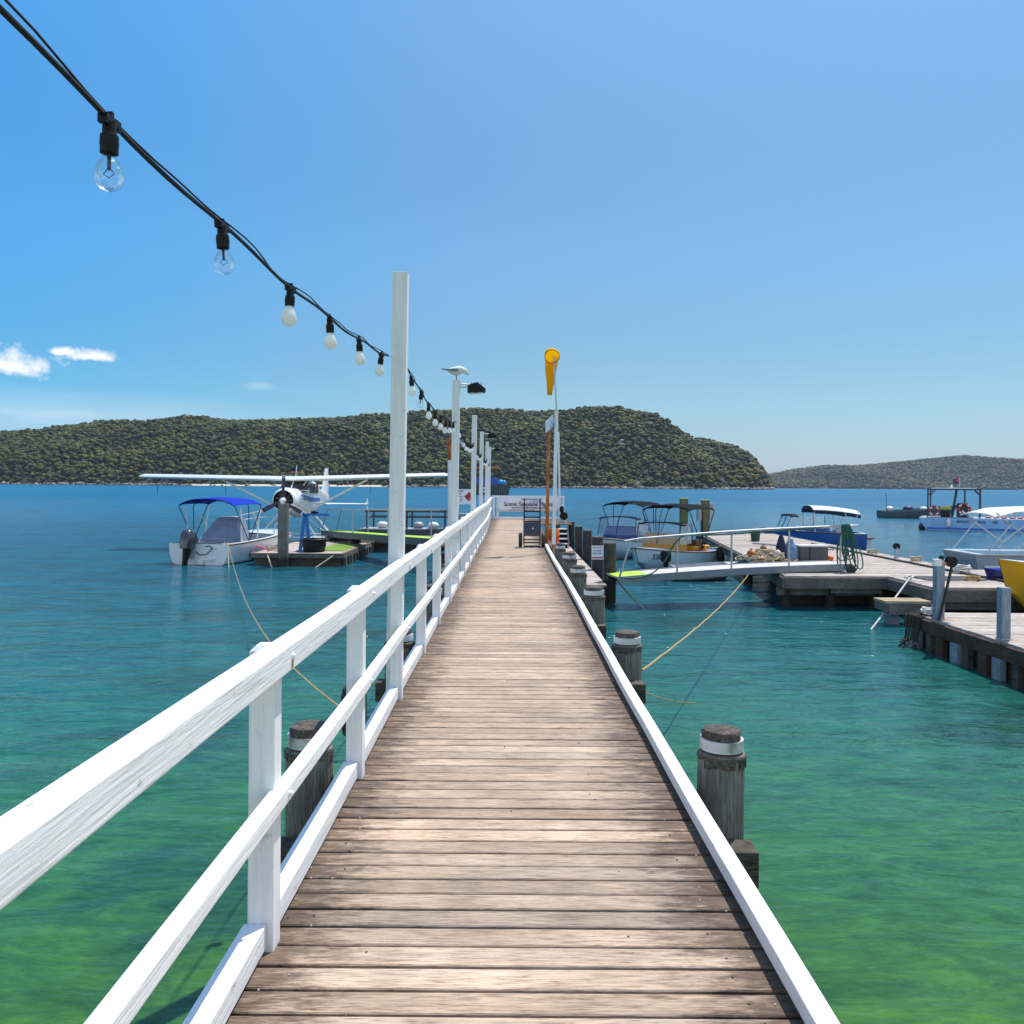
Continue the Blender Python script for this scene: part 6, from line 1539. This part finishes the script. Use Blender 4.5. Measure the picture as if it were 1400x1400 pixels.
for k, (x, y_, z, r_, m_, lab) in enumerate(((7.3, 25.6, 0.24, 0.13, RUST, 'rusty brown round buoy on top of the rope heap, left one'), (7.5, 25.3, 0.10, 0.12, RUST, 'low brown buoy at the near foot of the rope heap'), (8.05, 25.5, 0.26, 0.12, surf('pale_buoy', (0.62, 0.55, 0.50), 0.5, scale=6), 'pale pinkish buoy on the right side of the rope heap'), (7.75, 25.9, 0.38, 0.10, surf('brown_buoy', (0.28, 0.12, 0.07), 0.6, scale=6), 'small dark brown buoy topmost in the rope heap'))):
    t = thing('buoy', lab, 'buoy', (x, y_, DK + z), 0, 'buoys in the rope heap')
    MB().ball((0, 0, 0), (r_, r_, r_ * 0.92), 16, 10).build('shell', m_, t, smooth=True)
    MB().lathe([(0.03, r_ * 0.85), (0.04, r_ * 1.05), (0.02, r_ * 1.15)], (0, 0, 0), 8).build('eye', BLACK, t)
bgt = thing('blue_bags', 'slumped blue and dark bags standing between the rope heap and the crate', 'bags', (8.55, 25.8, DK))
MB().loft([[(0.22 * math.cos(a) * w_, 0.18 * math.sin(a) * w_, z) for a in [2 * math.pi * k / 14 for k in range(14)]] for z, w_ in ((0, 0.9), (0.12, 1.1), (0.35, 1.0), (0.52, 0.65), (0.62, 0.35), (0.68, 0.4))]).build('bag', surf('faded_blue_bag', (0.18, 0.30, 0.44), 0.8, (0.10, 0.18, 0.30), scale=7, bump=0.02), bgt, smooth=True)
MB().loft([[(-0.3 + 0.17 * math.cos(a) * w_, -0.05 + 0.15 * math.sin(a) * w_, z) for a in [2 * math.pi * k / 14 for k in range(14)]] for z, w_ in ((0, 0.9), (0.15, 1.1), (0.45, 0.9), (0.7, 0.5), (0.8, 0.3))]).build('bag', CANVAS_NAVY, bgt, smooth=True)
bn_ = thing('green_bin', 'small dark green bin near the back edge of the wide dock', 'bin', (10.2, 35.2, DK))
MB().lathe([(0.17, 0), (0.21, 0.42), (0.23, 0.43), (0.23, 0.47), (0.1, 0.49)], (0, 0, 0), 16).build('body', surf('bin_green', (0.01, 0.05, 0.035), 0.5, scale=6), bn_, smooth=True)
MB().tube([(-0.2, 0, 0.48), (0, 0, 0.60), (0.2, 0, 0.48)], 0.012, 6).build('handle', METAL, bn_)
rope('dock_pipe', 'dark pipe lying lengthwise along the right side of the wide dock', (11.95, 33.5, DK + 0.035), (11.9, 19.5, DK + 0.035), 0.0, 0.032, RUBBER, 'pipe', wig=0.012)
rope('dock_edge_pipe', 'pale pipe lying across the dock behind the crate', (9.6, 33.5, DK + 0.03), (11.6, 30.3, DK + 0.03), 0.0, 0.03, METAL, 'pipe', wig=0.01)
def bollard(lab, x, y_):
    t = thing('reel_bollard', lab, 'bollard', (x, y_, DK))
    MB().lathe([(0.09, 0), (0.06, 0.05), (0.055, 0.34)], (0, 0, 0), 12).build('stem', METAL, t, smooth=True)
    MB().lathe([(0.10, -0.05), (0.105, -0.035), (0.06, -0.03), (0.06, 0.03), (0.105, 0.035), (0.10, 0.05)], (0, 0, 0.38), 18, axis='Y').build('wheel', BLACK, t, smooth=True)
bollard('black wheel topped bollard on the right side of the wide dock', 12.45, 27.2)
def cleat(lab, x, y_, z):
    t = thing('cleat', lab, 'cleat', (x, y_, z), R(25), 'mooring cleats')
    MB().box((0, 0, 0.03), (0.10, 0.05, 0.06)).build('base', METAL, t)
    MB().tube([(-0.15, 0, 0.09), (-0.06, 0, 0.07), (0.06, 0, 0.07), (0.15, 0, 0.09)], 0.018, 8).build('horns', METAL, t, smooth=True)
cleat('grey mooring cleat at the front edge of the wide dock with a white line', 9.72, 20.55, DK)
cleat('mooring cleat by the pontoon corner with pale rope around it', -6.75, 38.4, 0.5)
def coil(lab, x, y_, z, r_, m_, nturn=4, name='coiled_rope'):
    pts = []
    for k in range(nturn * 16):
        a = 2 * math.pi * k / 16
        q = r_ * (1 - 0.12 * math.sin(a * 0.23 + x))
        pts.append((x + q * math.cos(a), y_ + q * 0.9 * math.sin(a), z + 0.02 + 0.035 * k / 16 + 0.012 * math.sin(a * 2.7)))
    return tag(MB().tube(pts, 0.018, 6).build(name, m_, None, smooth=True), lab, 'rope')
coil('small pale rope coil beyond the dock pipe, left of the black wheeled bollard', 12.35, 28.8, DK, 0.16, ROPE)
coil('pale rope coil on the right side of the dock, right of the black wheeled bollard', 12.5, 26.0, DK, 0.15, ROPE)
coil('bundle of white rope behind the square post with the reel', 12.0, 22.4, DK, 0.20, surf('white_rope', (0.70, 0.68, 0.63), 0.9, scale=30), 6)
coil('brown rope coil on the dock in front of the yellow boat bow', 11.3, 20.6, DK, 0.16, ROPE_Y, 3)
rope('red_line', 'thin red line trailing across the dock towards the blue boat', (11.9, 21.7, DK + 0.02), (12.9, 20.6, DK + 0.03), 0.0, 0.015, INK_RED, 'line', wig=0.04)
# black sheet on the dock, a cast shadow put in as an object
tag(MB().box((10.9, 21.05, DK + 0.012), (1.5, 0.9, 0.02), rz=R(4)).build('dock_shadow_sheet', RUBBER, None), 'flat black sheet put in as a cast shadow on the dock behind the square post with the reel', 'shadow sheet')
# green topped piles at the back of the dock
for k, (x, y_, tp) in enumerate(((8.3, 40.6, 2.52), (9.42, 41.0, 2.45))):
    t = thing('tall_dock_pile', ['tall square green brown pile standing alone left of its boxed twin', 'tall square green brown pile with grey boxes bolted on both sides'][k], 'pile', (x, y_, 0), 0, 'tall piles at the back of the wide dock')
    MB().box((0, 0, (tp - 2.5) / 2), (0.36, 0.36, tp + 2.5)).build('shaft', PILE_GREEN, t, bevel=0.03)
    MB().box((0, 0, tp + 0.02), (0.40, 0.40, 0.05)).build('cap', surf('lichen_cap', (0.42, 0.52, 0.30), 0.9, scale=10), t, bevel=0.012)
    if k:
        for s in (-1, 1): MB().box((s * 0.29, 0, tp - 0.55), (0.2, 0.3, 0.85)).build('side_box', GEL_GREY, t, bevel=0.02)
# ---- ropes on the right
rope('yellow_mooring_rope', 'long tan mooring rope from the second banded piling to the gangway', (1.29, 8.25, 1.30), (6.2, 22.0, 0.82), 0.12, 0.011, ROPE_Y, n_=40, wig=0.004)
rope('dark_mooring_rope', 'short pale line slanting into the water from the gangway foot piling', (2.78, 22.3, 0.62), (3.55, 21.3, -0.15), 0.04, 0.022, ROPE)
rope('white_mooring_rope', 'white line slanting from the dock cleat down into the water', (9.70, 20.5, DK + 0.06), (7.55, 18.1, -0.2), 0.02, 0.022, surf('bleached_rope', (0.62, 0.60, 0.56), 0.9, scale=30))
rope('pale_line', 'pale line drooping from the third banded piling towards the water', (1.30, 11.5, 0.62), (2.4, 10.9, 0.30), 0.12, 0.008, ROPE_Y)
tag(MB().tube([(2.62 + 0.19 * math.cos(k * 0.5), 22.4 + 0.19 * math.sin(k * 0.5), 0.5 + 0.012 * k) for k in range(44)], 0.020, 6).build('rope_lashing', ROPE_D, None, smooth=True), 'dark rope lashing wound around the gangway foot piling', 'rope')
mb = MB()
for k in range(9):
    x0 = 7.90 + 0.05 * rr.random(); y0 = 16.3 + 0.06 * k
    pts = [(8.12 + 0.2 * rr.random(), y0, 0.66), (x0 - 0.02, y0, 0.60), (x0 - 0.12, y0 - 0.1, 0.15), (x0 - 0.35 * rr.random() - 0.1, y0 - 0.5 * rr.random(), -0.15 if k % 2 else 0.1)]
    mb.tube(pts, 0.012 + 0.012 * rr.random(), 6)
tag(mb.build('weedy_ropes', ROPE_D, None, smooth=True), 'bunch of weedy dark ropes hanging from the corner of the lower dock into the water', 'ropes', kind='stuff')
coil('knotted white rope on the corner of the lower dock', 8.22, 16.45, 0.62, 0.17, bpy.data.materials['white_rope'], 4)
rope('white_tie_rope', 'white rope tying the lower dock corner to the square post', (8.22, 16.45, 0.72), (8.09, 16.05, 0.95), 0.02, 0.03, bpy.data.materials['white_rope'])
# ---- left pontoon with its gear
pt = thing('pontoon', 'low dark sided floating pontoon with a patch of green turf on the left', 'pontoon', (-8.2, 35.5, 0))
mb = MB()
yy = 32.0
while yy < 39.0:
    mb.box((-8.18, yy + 0.06, 0.44), (3.34, 0.118, 0.04), tint=rr.uniform(0.85, 1.1)); yy += 0.125
mb.build('deck', PALE_DECK, pt, world=True, tint=True)
mb = MB(); mb.span((-9.9, 31.9, 0.30), (-6.4, 32.0, 0.475)); mb.span((-9.95, 39.0, 0.30), (-6.4, 39.1, 0.475)); mb.span((-6.5, 32.0, 0.30), (-6.38, 39.0, 0.475)); mb.span((-9.95, 32.0, 0.30), (-9.85, 39.0, 0.475))
mb.build('edge_timber', GREY_BEAM, pt, world=True)
MB().span((-9.8, 32.05, -0.3), (-6.5, 38.95, 0.40)).build('float_body', DARK_BEAM, pt, world=True)
for k in range(11): MB().box((-6.36, 32.3 + 0.62 * k, 0.10), (0.07, 0.2, 0.42)).build('fender_timber', [GREY_BEAM, DARK_BEAM][k % 2], pt, world=True)
MB().box((-7.2, 35.0, 0.472), (1.15, 3.6, 0.025)).build('turf', TURF, pt, world=True)
lpile = pile('left_piling', 'single tall grey square topped piling standing in front of the left pontoon', -8.62, 31.72, 0.20, 2.36, None, band=False)
tb = thing('black_tub', 'large black ribbed tub on the left pontoon', 'tub', (-7.72, 32.9, 0.465))
MB().lathe([(0.40, 0), (0.42, 0.06), (0.44, 0.20), (0.46, 0.21), (0.45, 0.40), (0.47, 0.41), (0.47, 0.50), (0.44, 0.52), (0.43, 0.42), (0.38, 0.10)], (0, 0, 0), 26).build('body', BLACK, tb, smooth=True)
for s in (-1, 1): MB().box((s * 0.49, 0, 0.44), (0.06, 0.14, 0.05)).build('handle', BLACK, tb)
bk = thing('black_bucket', 'small black bucket at the back of the left pontoon', 'bucket', (-6.95, 37.6, 0.485))
MB().lathe([(0.22, 0), (0.25, 0.45), (0.27, 0.46), (0.27, 0.50), (0.23, 0.50), (0.20, 0.1)], (0, 0, 0), 18).build('body', BLACK, bk, smooth=True)
MB().tube([(-0.26, 0, 0.47), (-0.1, -0.2, 0.42), (0.1, -0.2, 0.42), (0.26, 0, 0.47)], 0.010, 6).build('handle', METAL, bk)
bf = thing('blue_davit', 'bright blue steel davit frame standing on the left pontoon beside the tub', 'davit', (-8.1, 33.2, 0.465))
mb = MB(); mb.beam((-0.24, 0, 0), (-0.08, 0, 1.42), 0.12, 0.12, up=(0, 1, 0)); mb.beam((0.14, 0, 0), (0.0, 0, 1.42), 0.12, 0.12, up=(0, 1, 0)); mb.build('posts', STEEL_BLUE, bf)
MB().box((0.36, 0, 1.44), (1.05, 0.12, 0.10)).build('arm', STEEL_BLUE, bf)
MB().box((-0.05, 0, 0.02), (0.6, 0.5, 0.03)).build('foot_plate', STEEL_BLUE, bf)
MB().tube([(0.5, 0, 1.38), (0.5, 0, 0.7)], 0.008, 5).build('fall_line', BLACK, bf)
for s in ((0.3, 0.05),): MB().ball((0.32, 0, 1.53), (0.16, 0.1, 0.07), 10, 7).build('winch_head', BLACK, bf, smooth=True)
coil('pale rope coil on the front left corner of the pontoon', -9.35, 33.0, 0.47, 0.22, ROPE, 4)
rope('pontoon_chain_line', 'pale line slanting into the water left of the tall left piling', (-9.25, 31.88, 0.40), (-8.75, 31.0, -0.2), 0.0, 0.03, ROPE)
rope('pontoon_corner_line', 'pale line slanting into the water from the right front corner of the pontoon', (-6.75, 31.88, 0.40), (-7.55, 31.2, -0.2), 0.0, 0.03, ROPE)
mb = MB()
for k in range(10):
    c = (-6.6 + rr.uniform(-0.3, 0.3), 38.6 + rr.uniform(-0.4, 0.3), 0.52 + 0.03 * k)
    mb.tube([(c[0] + rr.uniform(0.12, 0.3) * math.cos(a), c[1] + 0.2 * math.sin(a), c[2] + 0.08 * math.sin(2 * a + k)) for a in [2 * math.pi * q / 12 for q in range(12)]], 0.022, 5, closed=True)
tag(mb.build('tangled_rope', ROPE, None, smooth=True), 'tangle of pale rope on the back right corner of the left pontoon', 'rope')
tg = thing('pink_fender_line', 'pink line with a dark round fender between the white boat and the pontoon', 'fender', (-9.98, 32.5, 0.35))
MB().ball((0, 0, 0), (0.17, 0.17, 0.17)).build('ball', RUBBER, tg, smooth=True)
MB().tube([(0, 0, 0.15), (0.1, 0.1, 0.35), (0.35, 0.2, 0.26), (0.5, 0.2, 0.2)], 0.035, 6).build('line', surf('pink_rope', (0.75, 0.12, 0.25), 0.8, scale=20), tg, smooth=True)
# ---- left gangway with the lime strip
lg = thing('lime_ramp', 'sloping ramp with lime green treads and thin tube handrails left of the jetty', 'ramp', (-5.6, 35, 0))
B0, B1 = Vector((-8.75, 40.3, 0.90)), Vector((-2.2, 29.2, 1.24))
def rp2(s, side, dz=0.0):
    p = B0.lerp(B1, s); d_ = B1 - B0
    return p + Vector((-d_.y, d_.x, 0)).normalized() * side + Vector((0, 0, dz))
MB().sheet([[rp2(k / 6, s) for s in (-0.34, 0.34)] for k in range(7)], 0.05).build('lime_tread', LIME, lg, world=True)
for s in (-0.37, 0.37): MB().ribbon([rp2(k / 6, s, -0.14) for k in range(7)], 0.05, 0.26).build('side_panel', surf('ramp_side_grey', (0.10, 0.11, 0.115), 0.6, scale=5) if s < 0 else bpy.data.materials['ramp_side_grey'], lg, world=True)
for s in (-0.35, 0.35):
    MB().tube([rp2(0.06, s, 1.0), rp2(1.0, s, 1.0)], 0.026, 8).build('handrail', METAL, lg, world=True)
    MB().tube([rp2(0.0, s, 0.0), rp2(0.06, s, 1.0)], 0.022, 8).build('stanchion', METAL, lg, world=True)
    for q in (0.33, 0.64, 0.95): MB().tube([rp2(q, s, 0), rp2(q, s, 1.0)], 0.022, 8).build('stanchion', METAL, lg, world=True)
rf = thing('ramp_float', 'dark floating platform under the ramp between the pontoon and the jetty', 'float', (-5.5, 41, 0))
MB().span((-9.6, 39.4, -0.2), (-3.2, 42.2, 0.50)).build('body', DARK_BEAM, rf, world=True)
MB().span((-9.7, 39.3, 0.502), (-3.1, 42.3, 0.56)).build('deck', GREY_BEAM, rf, world=True)
MB().span((-9.7, 39.24, 0.36), (-3.1, 39.298, 0.48)).build('edge_rail', GREY_BEAM, rf, world=True)
# mooring line from the white boat to the jetty
rope('slack_mooring_line', 'long slack mooring line from the white boat to the jetty piling', (-10.75, 31.9, 0.85), (-1.12, 6.1, 1.40), 0.80, 0.008, ROPE_Y, n_=60)
rope('stern_line', 'pale line hanging from the stern corner of the white boat', (-10.8, 31.95, 0.85), (-10.4, 31.0, -0.2), -0.05, 0.02, ROPE)
